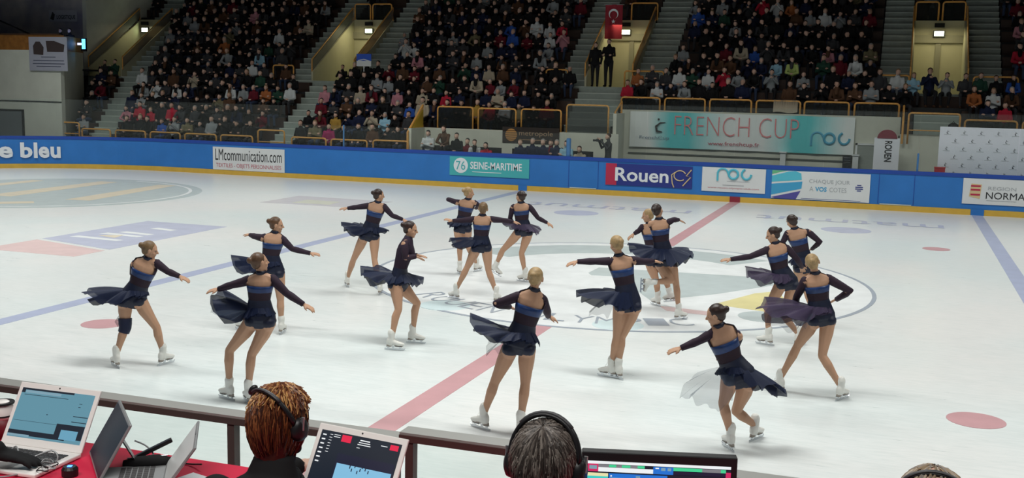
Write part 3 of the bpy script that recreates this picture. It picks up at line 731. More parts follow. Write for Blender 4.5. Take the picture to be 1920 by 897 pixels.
b = MB(); [b.box(x-0.03, x+0.03, -0.3, 0.35, 0, 0.05) for x in (-1.6, 0.4, 2.5)]; [b.box(x-0.025, x+0.025, 0.07, 0.11, 0, 2.5) for x in (-1.6, 0.4, 2.5)]; b.build('stand_frame', m_steel, root)
k = 0
for r in range(6):
    for c in range(9):
        x = -1.5+0.47*c+(0.235 if r % 2 else 0); z = 2.38-0.245*r
        if x > 2.5: continue
        skater_mark(root, x, z, 0.17, m_blk, y=-0.008, name='skater_mark')
        b = MB(); b.box(x-0.10, x+0.10, -0.004, 0, z-0.085, z-0.073); b.build('caption_line', m_grt, root)
root = empty('equipment_box', (5.94, 15.95, 1.0)); tag(root, 'small red box showing above the board left of backdrop', 'box')
b = MB(); b.box(-0.15, 0.15, -0.1, 0.1, 0, 0.30); b.build('body', mat('box_red', (0.50, 0.02, 0.03), 0.5), root)
b = MB(); b.box(-0.16, 0.16, -0.11, 0.11, 0.30, 0.33); b.build('lid', mat('box_red', (0, 0, 0)), root)
b = MB(); b.box(-0.4, 0.4, -0.25, 0.25, -1.0, 0.0); b.build('stand', m_dark, root)
# flag
root = empty('hanging_flag', (-5.96, 22.6, 5.36)); tag(root, 'red flag with white crescent and star hanging over the passage', 'flag')
b = MB(); n = 12; fw, fh = 0.68, 1.3
fy = lambda u: 0.035*math.sin(u*9)
for i in range(n):
    a, c = i/n, (i+1)/n; xa, xc = (a-0.5)*fw, (c-0.5)*fw
    b.add([(xa, fy(a), 0), (xc, fy(c), 0), (xc, fy(c), fh), (xa, fy(a), fh), (xa, fy(a)+0.01, 0), (xc, fy(c)+0.01, 0), (xc, fy(c)+0.01, fh), (xa, fy(a)+0.01, fh)], [(0,1,2,3),(7,6,5,4),(0,4,5,1),(3,2,6,7)])
b.build('cloth', mat('flag_red', (0.30, 0.015, 0.03), 0.7), root)
b = MB()
oa = [(0.19*math.cos(t), 0.95+0.19*math.sin(t)) for t in [math.radians(-60+300*i/24) for i in range(25)]]
ia = [(0.0+0.15*math.cos(t), 0.91+0.15*math.sin(t)) for t in [math.radians(240-300*i/24) for i in range(25)]]
for i in range(24):
    p, q, r_, s_ = oa[i], oa[i+1], ia[23-i], ia[24-i]
    b.add([(p[0], -0.05, p[1]), (q[0], -0.05, q[1]), (r_[0], -0.05, r_[1]), (s_[0], -0.05, s_[1])], [(0, 1, 2, 3)])
b.build('crescent', m_lettw, root)
b = MB(); st = [((0.085 if i % 2 == 0 else 0.035)*math.sin(math.pi*i/5), 0.66+(0.085 if i % 2 == 0 else 0.035)*math.cos(math.pi*i/5)) for i in range(10)]
b.prism(st, -0.052, -0.045); b.build('star', m_lettw, root, fix=True)
b = MB(); b.tube([(-0.4, 0, fh), (0.4, 0, fh)], 0.015); b.build('pole', m_steel, root)
# blue sign between the stands, left wall posters, lights
root = empty('block_sign', (-15.36, 20.0, 4.16)); tag(root, 'small blue and white sign standing before the second passage', 'sign')
b = MB(); b.box(-0.32, 0.32, 0, 0.02, 0.16, 0.43); b.build('blue_field', mat('sign_blue', (0.03, 0.10, 0.55), 0.5), root)
b = MB(); b.box(-0.32, 0.32, 0, 0.02, -0.05, 0.16); b.box(-0.02, 0.02, 0.0, 0.03, -1.2, -0.05); b.build('white_field', m_white, root)
b = MB(); b.tube([(-0.25, -0.008, 0.17), (0.0, -0.008, 0.22), (0.28, -0.008, 0.15)], 0.02, n=6); b.build('wave_mark', m_lettw, root)
root = empty('wall_poster', (-26.95, 16.02, 3.68)); tag(root, 'white poster with dark figures hung below the left balcony', 'poster')
root.location.x = -27.2
b = MB(); b.box(-0.95, 0.92, 0, 0.015, -0.02, 1.3); b.build('sheet', mat('poster_grey', (0.36, 0.37, 0.44), 0.7), root)
b = MB(); b.prism([(-0.72, 0.62), (-0.25, 0.6), (-0.22, 0.9), (-0.4, 1.12), (-0.6, 1.12), (-0.74, 0.95)], -0.006, 0); b.prism([(-0.05, 0.72), (0.75, 0.72), (0.8, 1.0), (0.3, 1.15), (-0.1, 1.15)], -0.006, 0); b.build('pictures', mat('poster_dark', (0.05, 0.035, 0.035), 0.7), root, fix=True)
for z, wd in ((0.5, 0.7), (0.36, 1.5), (0.24, 1.55), (0.13, 1.2)):
    b = MB(); b.box(-wd/2, wd/2, -0.005, 0, z, z+0.035); b.build('text_line', mat('poster_ink', (0.10, 0.11, 0.16), 0.7), root)
root = empty('wall_poster', (-28.25, 20.4, 5.75)); tag(root, 'small white logistics sign high on the wall behind the balcony', 'poster')
root.location = (-30.3, 20.42, 5.85)
b = MB(); b.box(-0.75, 0.75, 0, 0.02, 0, 0.5); b.build('sheet', mat('poster_white', (0.45, 0.46, 0.5), 0.7), root)
text('LOGISTIQUE', 1.0, 0.2, m_blk, root, (0.18, 0, 0.18), bold=0.02); b = MB(); b.prism([(-0.68, 0.12), (-0.5, 0.05), (-0.42, 0.3), (-0.55, 0.42)], -0.01, 0); b.build('emblem', m_blk, root, fix=True)
root = empty('lit_screen', (-27.35, 18.2, 4.62)); tag(root, 'bright blue lit screen at the end of the left balcony', 'screen')
b = MB(); b.box(-0.10, 0.16, -0.03, 0.03, -0.12, 0.42); b.build('casing', m_black, root)
b = MB(); b.box(-0.04, 0.13, -0.04, -0.03, -0.02, 0.38); b.build('display', mat('screen_cyan', (0.1, 0.4, 0.9), 0.5, emit=(0.08, 0.45, 1.0), es=4), root)
b = MB(); b.box(-0.26, -0.06, -0.045, -0.03, 0.14, 0.22); b.build('side_display', mat('screen_pale', (0.4, 0.5, 0.9), 0.5, emit=(0.5, 0.6, 1.0), es=3), root)
d = bpy.data.lights.new('screen_light', 'POINT'); d.energy = 6; d.color = (0.2, 0.4, 1.0); d.shadow_soft_size = 0.2
l = bpy.data.objects.new('screen_light', d); COL.objects.link(l); l.location = (-28.0, 18.0, 5.2)
root = empty('wall_lamp', (-32.3, 18.0, 5.1)); tag(root, 'small lamp on a tall dark stand on the left balcony', 'lamp')
b = MB(); b.tube([(0, 0, -0.6), (0, 0, 1.6)], 0.03); b.build('pole', m_black, root)
b = MB(); b.tube([(0, 0, -0.1), (0.2, -0.1, -0.12)], [0.05, 0.1]); b.build('lamp_head', m_black, root)
b = MB(); b.ell((0.22, -0.11, -0.12), 0.05); b.build('bulb', mat('bulb', (1, 1, 1), 0.5, emit=(1.0, 0.95, 0.85), es=8), root)

# ------------------------------------------------------------------ people: shared pieces
m_skin = mat('skin_tights', (0.47, 0.27, 0.17), 0.55, spec=0.3)
m_lips = mat('lips', (0.38, 0.10, 0.09), 0.5)
m_eye = mat('eye_dark', (0.03, 0.02, 0.02), 0.3)
HAIR = {'blond': mat('hair_blond', (0.42, 0.28, 0.13), 0.5, noise=0.35, nscale=30), 'darkblond': mat('hair_darkblond', (0.20, 0.12, 0.055), 0.5, noise=0.35, nscale=30),
        'brown': mat('hair_brown', (0.12, 0.06, 0.03), 0.45, noise=0.35, nscale=30), 'dark': mat('hair_dark', (0.035, 0.018, 0.014), 0.4, noise=0.3, nscale=30)}
m_dress = mat('dress_blue', (0.014, 0.042, 0.15), 0.35, noise=0.35, nscale=14)
m_navyd = mat('dress_navy', (0.006, 0.010, 0.032), 0.5, noise=0.3, nscale=10)
m_sheer = sheer_material('sheer_plum', (0.030, 0.018, 0.034), 0.88)
m_midr = sheer_material('sheer_midriff', (0.030, 0.020, 0.035), 0.62)
m_skirt = sheer_material('skirt_chiffon', (0.010, 0.016, 0.045), 0.90, 0.55)
m_skirt2 = sheer_material('skirt_chiffon_light', (0.05, 0.07, 0.11), 0.30, 0.55)
m_skirtp = sheer_material('skirt_chiffon_plum', (0.05, 0.035, 0.075), 0.82, 0.55)
m_boot = mat('boot_leather', (0.72, 0.71, 0.66), 0.4, clear=0.2)
m_sole = mat('boot_sole', (0.30, 0.26, 0.22), 0.5)
m_blade = mat('blade_steel', (0.6, 0.62, 0.65), 0.15, metal=1.0)

def head_prims(F, c, f, up, s=1.0, mi=0):
    """cranium, jaw, brow, nose, lips, chin and ears; f = where the face points"""
    f = Vector(f); up = Vector(up).normalized(); f = (f-up*f.dot(up)).normalized(); r = f.cross(up).normalized()
    ax = (r, f, up); c = Vector(c)
    F.ell(c+up*0.018*s-f*0.008*s, (0.073*s, 0.092*s, 0.085*s), ax, mi)
    F.ell(c-up*0.035*s+f*0.028*s, (0.056*s, 0.062*s, 0.068*s), ax, mi)
    F.ell(c-up*0.088*s+f*0.062*s, (0.024*s, 0.020*s, 0.020*s), ax, mi)      # chin
    F.ell(c+up*0.018*s+f*0.070*s, (0.050*s, 0.018*s, 0.014*s), ax, mi)      # brow
    F.tube([c+up*0.010*s+f*0.082*s, c-up*0.022*s+f*0.103*s], [0.008*s, 0.013*s], mi)   # nose
    F.ell(c-up*0.055*s+f*0.078*s, (0.024*s, 0.012*s, 0.010*s), ax, mi)      # mouth
    for sg in (-1, 1):
        F.ell(c-up*0.010*s+r*sg*0.076*s, (0.010*s, 0.020*s, 0.032*s), ax, mi)
        F.ell(c-up*0.030*s+r*sg*0.040*s+f*0.055*s, (0.02*s, 0.02*s, 0.02*s), ax, mi)    # cheek
    eyes = [c+up*0.001*s+f*0.079*s+r*sg*0.030*s for sg in (-1, 1)]
    return ax, eyes, c-up*0.056*s+f*0.088*s

def hand_prims(F, wr, d, nrm, side, mi=0, s=1.0, spread=0.16, curl=0.35):
    """palm, four unequal bent fingers and a thumb leaving the side of the palm; d = pointing direction, nrm = back of the hand"""
    d = Vector(d).normalized(); nrm = Vector(nrm); nrm = (nrm-d*nrm.dot(d)).normalized(); u = d.cross(nrm).normalized()*side
    wr = Vector(wr)
    for k in (-1.5, -0.5, 0.5, 1.5):
        F.tube([wr+u*k*0.009*s, wr+d*0.045*s+u*k*0.017*s, wr+d*0.082*s+u*k*0.019*s], [0.014*s, 0.0145*s, 0.0115*s], mi, n=8)
    L = (0.066, 0.076, 0.070, 0.054)
    for i, k in enumerate((1.5, 0.5, -0.5, -1.5)):
        b = wr+d*0.082*s+u*k*0.019*s
        dd = (d+u*k*spread*0.6-nrm*0.10).normalized(); d2 = (dd-nrm*curl).normalized()
        m1 = b+dd*L[i]*0.52*s; e = m1+d2*L[i]*0.48*s
        F.tube([b, m1, e], [0.0105*s, 0.0092*s, 0.0075*s], mi, n=8)
    t0 = wr+d*0.022*s+u*0.024*s; t1 = t0+(d*0.55+u*0.8-nrm*0.15).normalized()*0.036*s; t2 = t1+(d*0.9+u*0.35-nrm*0.2).normalized()*0.03*s
    F.tube([t0, t1, t2], [0.013*s, 0.0115*s, 0.0085*s], mi, n=8)

def boot_meshes():
    F = Fig()
    F.tube([(-0.005, 0, -0.06), (0.0, 0, 0.0), (-0.004, 0, 0.075)], [0.042, 0.043, 0.050], 0)
    F.tube([(-0.035, 0, -0.062), (-0.030, 0, -0.02)], [0.034, 0.036], 0)
    F.tube([(0.02, 0, -0.045), (0.07, 0, -0.062), (0.125, 0, -0.072), (0.155, 0, -0.076)], [0.042, 0.036, 0.031, 0.022], 0, wide=(0, 1, 0), flat=0.85)
    F.tube([(-0.045, 0, -0.095), (-0.02, 0, -0.095)], [0.026, 0.026], 1)
    F.tube([(0.06, 0, -0.098), (0.14, 0, -0.098)], [0.026, 0.022], 1, wide=(0, 1, 0), flat=0.35)
    bm_ = F.mesh('boot', [m_boot, m_sole], 0.008, 2)
    b = MB()
    b.box(-0.095, 0.165, -0.0022, 0.0022, -0.155, -0.134)
    b.prism([(0.165, -0.134), (0.182, -0.126), (0.176, -0.146), (0.165, -0.155)], -0.0022, 0.0022)
    for x in (-0.045, 0.02, 0.115): b.prism([(x-0.02, -0.108), (x+0.02, -0.108), (x+0.012, -0.136), (x-0.012, -0.136)], -0.004, 0.004)
    b.box(-0.07, -0.01, -0.018, 0.018, -0.114, -0.108); b.box(0.05, 0.14, -0.02, 0.02, -0.112, -0.106)
    bl = b.mesh('blade', [m_blade])
    return bm_, bl
BOOT, BLADE = boot_meshes()
lace = MB()
for i in range(6):
    z = 0.055-0.018*i; x = 0.045+(0.0 if i < 3 else 0.012*(i-2))
    lace.tube([(x, -0.018, z), (x+0.006, 0, z+0.004), (x, 0.018, z)], 0.0022, n=5)
LACES = lace.mesh('laces', [mat('lace_white', (0.85, 0.85, 0.82), 0.7)])

JN = ['head', 'neck', 'shL', 'shR', 'elL', 'wrL', 'tiL', 'elR', 'wrR', 'tiR', 'waist', 'pelvis', 'hipL', 'hipR', 'knL', 'anL', 'toL', 'knR', 'anR', 'toR', 'face']
SK = {
    'A': ((-3.73,-8.73), 'darkblond', [(0.141,0.049,1.422), (0.114,0.040,1.316), (-0.033,-0.011,1.246), (0.210,0.073,1.264), (-0.133,0.081,1.110), (-0.161,0.262,1.025), (-0.191,0.378,0.991), (0.335,0.117,1.167), (0.469,0.163,1.110), (0.543,0.189,1.075), (0.010,0.003,1.002), (-0.075,-0.026,0.829), (-0.146,-0.051,0.773), (-0.001,-0.000,0.790), (-0.129,-0.091,0.482), (-0.208,-0.165,0.175), (-0.268,-0.186,0.017), (0.171,0.106,0.471), (0.208,0.165,0.164), (0.250,0.180,0.010), (0.837,0.548,0.000)]),
    'B': ((-1.83,-9.53), 'brown', [(0.225,0.078,1.531), (0.235,0.082,1.410), (0.094,0.033,1.322), (0.359,0.125,1.345), (-0.061,-0.021,1.276), (-0.216,-0.022,1.220), (-0.291,-0.048,1.203), (0.494,0.172,1.202), (0.664,0.231,1.084), (0.760,0.264,1.032), (0.221,0.077,1.129), (0.226,0.079,0.921), (0.128,0.044,0.881), (0.333,0.116,0.869), (-0.104,-0.007,0.556), (-0.128,0.013,0.233), (-0.223,-0.020,0.037), (0.151,0.024,0.530), (0.128,-0.013,0.213), (0.087,-0.027,0.038), (0.559,0.829,0.000)]),
    'C': ((-3.40,-6.56), 'brown', [(0.238,0.003,1.513), (0.223,-0.002,1.405), (0.069,-0.055,1.324), (0.309,0.028,1.320), (-0.093,-0.006,1.332), (-0.251,0.130,1.324), (-0.357,0.178,1.327), (0.439,0.073,1.187), (0.670,0.153,1.131), (0.809,0.202,1.115), (0.163,-0.023,1.100), (0.182,-0.016,0.892), (0.123,-0.037,0.813), (0.239,0.004,0.822), (-0.002,-0.080,0.466), (-0.293,-0.023,0.208), (-0.442,-0.021,0.018), (0.283,0.019,0.472), (0.293,0.023,0.189), (0.304,0.026,0.038), (0.907,0.421,0.000)]),
    'D': ((-3.56,-3.19), 'dark', [(0.231,0.080,1.610), (0.216,0.075,1.492), (0.054,0.019,1.427), (0.308,0.107,1.433), (-0.114,-0.040,1.403), (-0.252,-0.088,1.383), (-0.359,-0.125,1.374), (0.444,0.154,1.279), (0.586,0.256,1.212), (0.669,0.285,1.171), (0.138,0.048,1.164), (0.077,0.027,0.943), (0.004,0.001,0.899), (0.170,0.059,0.896), (-0.232,0.086,0.500), (-0.399,0.195,0.197), (-0.430,0.184,0.027), (0.242,-0.083,0.559), (0.399,-0.195,0.235), (0.406,-0.193,0.039), (0.698,0.716,0.000)]),
    'E': ((-1.30,-6.51), 'dark', [(0.086,0.030,1.567), (0.063,0.022,1.451), (-0.020,0.162,1.345), (0.083,-0.141,1.390), (-0.026,0.203,1.174), (0.112,0.198,1.203), (0.212,0.201,1.191), (0.113,-0.172,1.218), (0.204,-0.056,1.226), (0.262,0.038,1.184), (-0.030,-0.011,1.060), (-0.053,-0.018,0.852), (-0.042,0.081,0.784), (-0.050,-0.113,0.815), (0.114,0.210,0.558), (0.046,0.231,0.175), (0.226,0.261,0.009), (0.018,-0.165,0.532), (-0.046,-0.231,0.214), (0.096,-0.202,0.045), (0.955,0.279,-0.099)]),
    'F': ((-2.64,-0.77), 'blond', [(0.053,-0.167,1.508), (0.038,-0.172,1.388), (-0.164,-0.242,1.326), (0.178,-0.123,1.329), (-0.338,-0.197,1.370), (-0.334,0.069,1.328), (-0.310,0.184,1.306), (0.192,0.040,1.254), (0.043,0.232,1.188), (-0.030,0.312,1.176), (-0.021,-0.193,1.082), (-0.047,-0.202,0.872), (-0.115,-0.225,0.817), (0.027,-0.176,0.821), (-0.087,-0.216,0.555), (-0.082,-0.214,0.226), (-0.104,-0.221,0.026), (0.007,-0.077,0.531), (0.082,0.214,0.243), (0.155,0.292,0.076), (0.810,0.586,0.000)]),
    'G': ((-1.55,-3.18), 'darkblond', [(0.084,0.029,1.500), (0.075,0.026,1.390), (-0.070,-0.024,1.322), (0.226,0.079,1.329), (-0.236,-0.082,1.302), (-0.375,-0.130,1.292), (-0.505,-0.175,1.325), (0.399,0.139,1.317), (0.523,0.235,1.291), (0.593,0.312,1.271), (0.063,0.022,1.068), (0.062,0.021,0.895), (-0.013,-0.004,0.835), (0.149,0.052,0.844), (-0.154,-0.008,0.547), (-0.338,-0.027,0.190), (-0.423,-0.056,0.031), (0.196,0.023,0.511), (0.338,0.027,0.162), (0.371,0.038,0.028), (-0.233,0.973,0.000)]),
    'H': ((-1.65,-1.24), 'dark', [(0.162,0.003,1.525), (0.169,0.006,1.415), (0.029,-0.043,1.328), (0.327,0.061,1.335), (-0.024,-0.008,1.127), (-0.053,0.193,1.032), (-0.071,0.325,0.991), (0.459,0.107,1.154), (0.611,0.159,1.071), (0.708,0.193,1.008), (0.190,0.013,1.117), (0.218,0.023,0.928), (0.140,-0.004,0.875), (0.307,0.054,0.871), (-0.122,-0.095,0.563), (-0.263,-0.039,0.276), (-0.278,-0.044,0.147), (0.196,0.015,0.520), (0.263,0.039,0.150), (0.171,0.006,0.025), (-0.900,0.436,0.000)]),
    'I': ((1.15,-9.43), 'blond', [(0.284,0.099,1.584), (0.274,0.095,1.460), (0.108,0.037,1.383), (0.347,0.121,1.378), (-0.076,-0.027,1.312), (-0.036,0.252,1.237), (-0.009,0.367,1.197), (0.371,0.213,1.249), (0.336,0.381,1.150), (0.397,0.456,1.103), (0.191,0.066,1.124), (0.140,0.049,0.934), (0.065,0.022,0.848), (0.210,0.073,0.852), (-0.092,0.021,0.508), (-0.208,0.034,0.197), (-0.289,0.006,0.033), (0.228,0.026,0.527), (0.208,-0.034,0.202), (0.208,-0.034,0.043), (-0.043,0.999,0.000)]),
    'J': ((1.68,-6.92), 'blond', [(-0.026,-0.035,1.626), (0.007,-0.024,1.495), (-0.026,-0.036,1.423), (0.157,0.028,1.432), (-0.252,-0.114,1.417), (-0.454,-0.184,1.407), (-0.565,-0.223,1.372), (0.272,0.121,1.417), (0.370,0.229,1.414), (0.433,0.336,1.403), (0.085,0.003,1.157), (0.126,0.017,0.926), (0.076,-0.000,0.874), (0.176,0.035,0.876), (0.016,-0.021,0.510), (-0.046,0.011,0.183), (-0.174,-0.034,0.022), (0.069,-0.003,0.511), (0.046,-0.011,0.184), (-0.004,-0.028,0.013), (-0.779,0.627,0.000)]),
    'K': ((1.32,-2.29), 'blond', [(-0.283,-0.098,1.458), (-0.253,-0.088,1.336), (-0.337,-0.117,1.273), (-0.138,-0.048,1.271), (-0.409,-0.142,1.213), (-0.481,-0.167,1.160), (-0.537,-0.187,1.110), (-0.073,0.081,1.129), (-0.039,0.198,0.978), (-0.029,0.255,0.902), (-0.192,-0.067,0.985), (-0.150,-0.052,0.744), (-0.213,-0.074,0.691), (-0.068,-0.024,0.695), (-0.111,-0.039,0.382), (-0.089,-0.031,0.139), (-0.129,-0.045,0.016), (0.023,0.008,0.437), (0.089,0.031,0.230), (0.127,0.044,0.089), (-0.991,-0.137,0.000)]),
    'L': ((1.55,-3.37), 'dark', [(-0.164,0.007,1.656), (-0.135,0.017,1.529), (-0.231,-0.017,1.453), (-0.036,0.051,1.473), (-0.178,0.107,1.329), (-0.115,0.235,1.302), (-0.012,0.271,1.402), (0.067,0.087,1.521), (0.118,0.210,1.511), (0.177,0.284,1.480), (-0.092,0.032,1.198), (-0.039,0.050,0.924), (-0.088,0.033,0.852), (0.048,0.080,0.868), (0.092,-0.010,0.619), (-0.195,-0.131,0.590), (-0.343,-0.162,0.570), (0.146,0.114,0.538), (0.195,0.131,0.228), (0.319,0.174,0.034), (0.304,0.953,0.000)]),
    'M': ((3.45,-8.86), 'dark', [(-0.278,-0.256,1.328), (-0.245,-0.244,1.222), (-0.270,-0.253,1.142), (-0.104,-0.195,1.128), (-0.416,-0.303,1.074), (-0.579,-0.360,0.995), (-0.677,-0.394,0.964), (-0.130,0.061,0.947), (-0.249,0.231,0.841), (-0.290,0.270,0.809), (-0.131,-0.204,0.898), (-0.035,-0.171,0.737), (-0.083,-0.188,0.691), (0.009,-0.156,0.684), (-0.173,-0.219,0.461), (-0.092,-0.191,0.166), (-0.111,-0.197,0.031), (-0.071,-0.025,0.346), (0.092,0.191,0.108), (0.215,0.339,0.022), (-0.999,-0.043,0.000)]),
    'N': ((3.39,-4.29), 'dark', [(-0.204,-0.071,1.531), (-0.163,-0.057,1.418), (-0.254,-0.088,1.323), (-0.005,-0.002,1.335), (-0.486,-0.169,1.221), (-0.730,-0.254,1.178), (-0.874,-0.304,1.162), (0.117,0.041,1.208), (0.172,0.272,1.063), (0.182,0.381,0.990), (-0.096,-0.033,1.078), (-0.004,-0.001,0.878), (-0.060,-0.021,0.830), (0.092,0.032,0.824), (-0.224,-0.083,0.529), (-0.193,-0.078,0.160), (-0.294,-0.113,0.024), (-0.010,0.002,0.422), (0.193,0.078,0.174), (0.274,0.106,0.039), (-0.991,-0.137,0.000)]),
    'O': ((3.69,-2.34), 'dark', [(-0.426,-0.148,1.513), (-0.378,-0.131,1.404), (-0.481,-0.167,1.332), (-0.169,-0.059,1.354), (-0.556,-0.087,1.158), (-0.476,0.131,1.041), (-0.431,0.221,0.997), (-0.006,-0.002,1.206), (-0.130,0.220,1.064), (-0.191,0.304,1.020), (-0.263,-0.091,1.068), (-0.218,-0.076,0.833), (-0.273,-0.095,0.773), (-0.137,-0.047,0.776), (-0.157,-0.055,0.444), (-0.060,-0.021,0.166), (-0.085,-0.029,0.025), (-0.043,-0.015,0.447), (0.060,0.021,0.169), (0.111,0.039,0.023), (-0.779,0.627,0.000)]),
    'P': ((3.93,-6.77), 'blond', [(-0.053,-0.018,1.548), (-0.014,-0.005,1.425), (-0.120,-0.042,1.332), (0.144,0.050,1.356), (-0.207,0.034,1.130), (-0.240,0.234,0.959), (-0.232,0.343,0.872), (0.368,0.128,1.232), (0.220,0.288,1.095), (0.124,0.414,1.025), (0.036,0.013,1.128), (0.071,0.025,0.934), (-0.014,-0.005,0.867), (0.166,0.058,0.884), (-0.162,0.019,0.571), (-0.340,0.033,0.198), (-0.398,0.013,0.041), (0.116,-0.035,0.493), (0.340,-0.033,0.202), (0.422,-0.004,0.038), (-0.137,0.991,0.000)]),
}
AZ0 = math.atan2(-math.sin(yaw), math.cos(yaw))     # heading that runs square across the stand's sight line

def skater(key, label, skirt, plum=False, light=None, extra=None):
    (rx, ry), hair, jj = SK[key]
    J = {n: Vector(p) for n, p in zip(JN, jj)}
    root = empty('figure_skater', (rx, ry, 0)); tag(root, label, 'person', 'synchronized skating team')
    face = J['face'].normalized()
    up = (J['neck']-J['pelvis']).normalized()
    rS = (J['shR']-J['shL']); rS = (rS-up*rS.dot(up)).normalized()
    rH = (J['hipR']-J['hipL']); rH = (rH-up*rH.dot(up)).normalized()
    fwd = up.cross(rS).normalized()
    # even the shoulder and hip widths
    mS = (J['shL']+J['shR'])/2; half = min(max((J['shR']-J['shL']).length/2, 0.125), 0.155)
    dS = (J['shR']-J['shL']).normalized(); J['shL'] = mS-dS*half; J['shR'] = mS+dS*half
    mH = (J['hipL']+J['hipR'])/2; dH = (J['hipR']-J['hipL']).normalized()
    J['hipL'] = mH-dH*0.085; J['hipR'] = mH+dH*0.085
    J['pelvis'] = J['pelvis']*0.6+(mH+up*0.05)*0.4
    # feet on the ice
    free = {}
    for s in 'LR':
        free[s] = J['to'+s].z > 0.085
        if not free[s]: J['an'+s].z = 0.158
    P, W_, N = J['pelvis'], J['waist'], J['neck']
    st = [(P-up*0.10, 0.085, 0.080, rH), (P-up*0.03, 0.150, 0.105, rH), (P+up*0.03, 0.150, 0.100, rH), (P.lerp(W_, 0.6), 0.125, 0.088, rH),
          (W_, 0.106, 0.078, (rH+rS)), (W_.lerp(N, 0.3), 0.118, 0.088, rS), (W_.lerp(N, 0.55), 0.132, 0.094, rS), (W_.lerp(N, 0.72), 0.138, 0.084, rS),
          (W_.lerp(N, 0.86), 0.122, 0.062, rS), (W_.lerp(N, 0.95), 0.075, 0.05, rS), (N, 0.046, 0.044, rS)]
    def ring(p, a, b_, r, n=20):
        r = (r-up*r.dot(up)).normalized(); f = up.cross(r).normalized()
        return [p+r*a*math.cos(t)+f*b_*math.sin(t) for t in [2*math.pi*j/n for j in range(n)]]
    F = Fig()
    F.mb.rings([ring(*q) for q in st])
    hup = (J['head']-N).normalized()
    F.tube([N-up*0.03, J['head']-hup*0.02], [0.046, 0.042])
    hc = J['head']
    ax, eyes, mouth = head_prims(F, hc, face, hup, 0.97)
    hr, hf, hu = ax
    for s, sg in (('L', -1), ('R', 1)):
        sh, el, wr, ti = J['sh'+s], J['el'+s], J['wr'+s], J['ti'+s]
        F.ell(sh-up*0.004, 0.046)
        F.tube([W_.lerp(N, 0.84)+dS*sg*0.05, sh], [0.05, 0.045])
        F.tube([sh, sh.lerp(el, 0.4), el], [0.044, 0.041, 0.032])
        F.tube([el, el.lerp(wr, 0.3), wr], [0.033, 0.035, 0.022])
        hd = (ti-wr)
        hand_prims(F, wr, hd, (up+(-fwd)*0.3), sg if True else 1, s=0.92)
        hp, kn, an = J['hip'+s], J['kn'+s], J['an'+s]
        F.tube([hp+up*0.02, hp.lerp(kn, 0.35), hp.lerp(kn, 0.7), kn], [0.088, 0.081, 0.062, 0.050])
        F.ell(hp-fwd*0.035-up*0.0, (0.078, 0.075, 0.082))
        sd = (an-kn).normalized(); bk = -(fwd-sd*fwd.dot(sd)).normalized()
        F.tube([kn, kn.lerp(an, 0.28)+bk*0.016, kn.lerp(an, 0.62)+bk*0.006, an], [0.049, 0.053, 0.040, 0.032])
        F.ell(J['waist'].lerp(N, 0.5)+fwd*0.075+rS*sg*0.055, (0.05, 0.045, 0.05))
    paint = [(mouth, 0.015, 1)]+[(e, 0.011, 2) for e in eyes]
    body = link('body', F.mesh('body', [m_skin, m_lips, m_eye], 0.0078, 2, paint), root)
    # hair: smooth cap and a bun
    H = Fig(); s = 0.97
    H.ell(hc+hu*0.026*s-hf*0.020*s, (0.080*s, 0.091*s, 0.088*s), ax)
    H.ell(hc-hu*0.02*s-hf*0.045*s, (0.062*s, 0.05*s, 0.055*s), ax)
    H.ell(hc+hu*0.035*s-hf*0.115*s, (0.036*s, 0.030*s, 0.036*s), ax)
    hm = link('hair', H.mesh('hair', [HAIR[hair]], 0.009, 1), root)
    b = MB(); q = [hc+hu*0.035*s-hf*0.092*s+(hr*math.cos(t)+hu*math.sin(t))*0.030 for t in [2*math.pi*i/12 for i in range(13)]]
    b.tube(q, 0.005, n=6, cap=False); b.build('hair_tie', m_navyd, hm)
    # dress: bodice with open back, sheer yoke, blue band, sheer midriff and navy hips
    inf = [0.010, 0.010, 0.010, 0.009, 0.008, 0.009, 0.011, 0.012, 0.013, 0.013, 0.006]
    ts = [1, 2, 3, 4, 5, 6, 7, 8, 9, 10]
    rs = []; info = []
    dense = []
    for i in ts[:-1]:
        for u in (0, 0.5):
            p0, a0, b0, r0 = st[i]; p1, a1, b1, r1 = st[i+1]
            dense.append((p0.lerp(p1, u), a0+(a1-a0)*u+inf[i]+(inf[i+1]-inf[i])*u, b0+(b1-b0)*u+inf[i]+(inf[i+1]-inf[i])*u, (r0.normalized().lerp(r1.normalized(), u)), i+u))
    dense.append((st[10][0]+up*0.02, 0.052, 0.050, rS, 10))
    nA = 28
    rs = []
    for (p, a, b_, r, idx) in dense:
        rr = ring(p, a, b_, r, nA)
        if 5 <= idx <= 7.4:      # room for the bust
            k = math.exp(-((idx-6)/0.8)**2)*0.030
            rr = [v+fwd*k*max(0, math.sin(2*math.pi*j/nA))**1.5 for j, v in enumerate(rr)]
        rs.append(rr)
    mis = []
    for (p, a, b_, r, idx) in dense[:-1]:
        mis.append(2 if idx < 3.6 else (1 if idx < 4.9 else (0 if idx < 6.0 else 3)))
    def skip(i, j):
        ang = 360*(j+0.5)/nA
        return key != 'E' and dense[i][4] >= 6.0 and dense[i][4] < 9.6 and abs(ang-270) < (64 if dense[i][4] < 7.4 else 80)
    if key == 'E': mis = [2 if m == 2 else 3 for m in mis]
    b = MB(); b.rings(rs, cap=False, skip=skip, mis=mis)
    o = b.build('bodice', [m_dress, m_midr, m_navyd, m_sheer], root, smooth=True)
    sd_ = o.modifiers.new('thickness', 'SOLIDIFY'); sd_.thickness = 0.003; sd_.offset = 1
    b = MB(); b.rings([ring(N+up*z, 0.053, 0.051, rS, 16) for z in (-0.012, 0.030)], cap=False); o = b.build('collar', m_navyd, root, smooth=True)
    sd_ = o.modifiers.new('thickness', 'SOLIDIFY'); sd_.thickness = 0.004
    B = Fig()
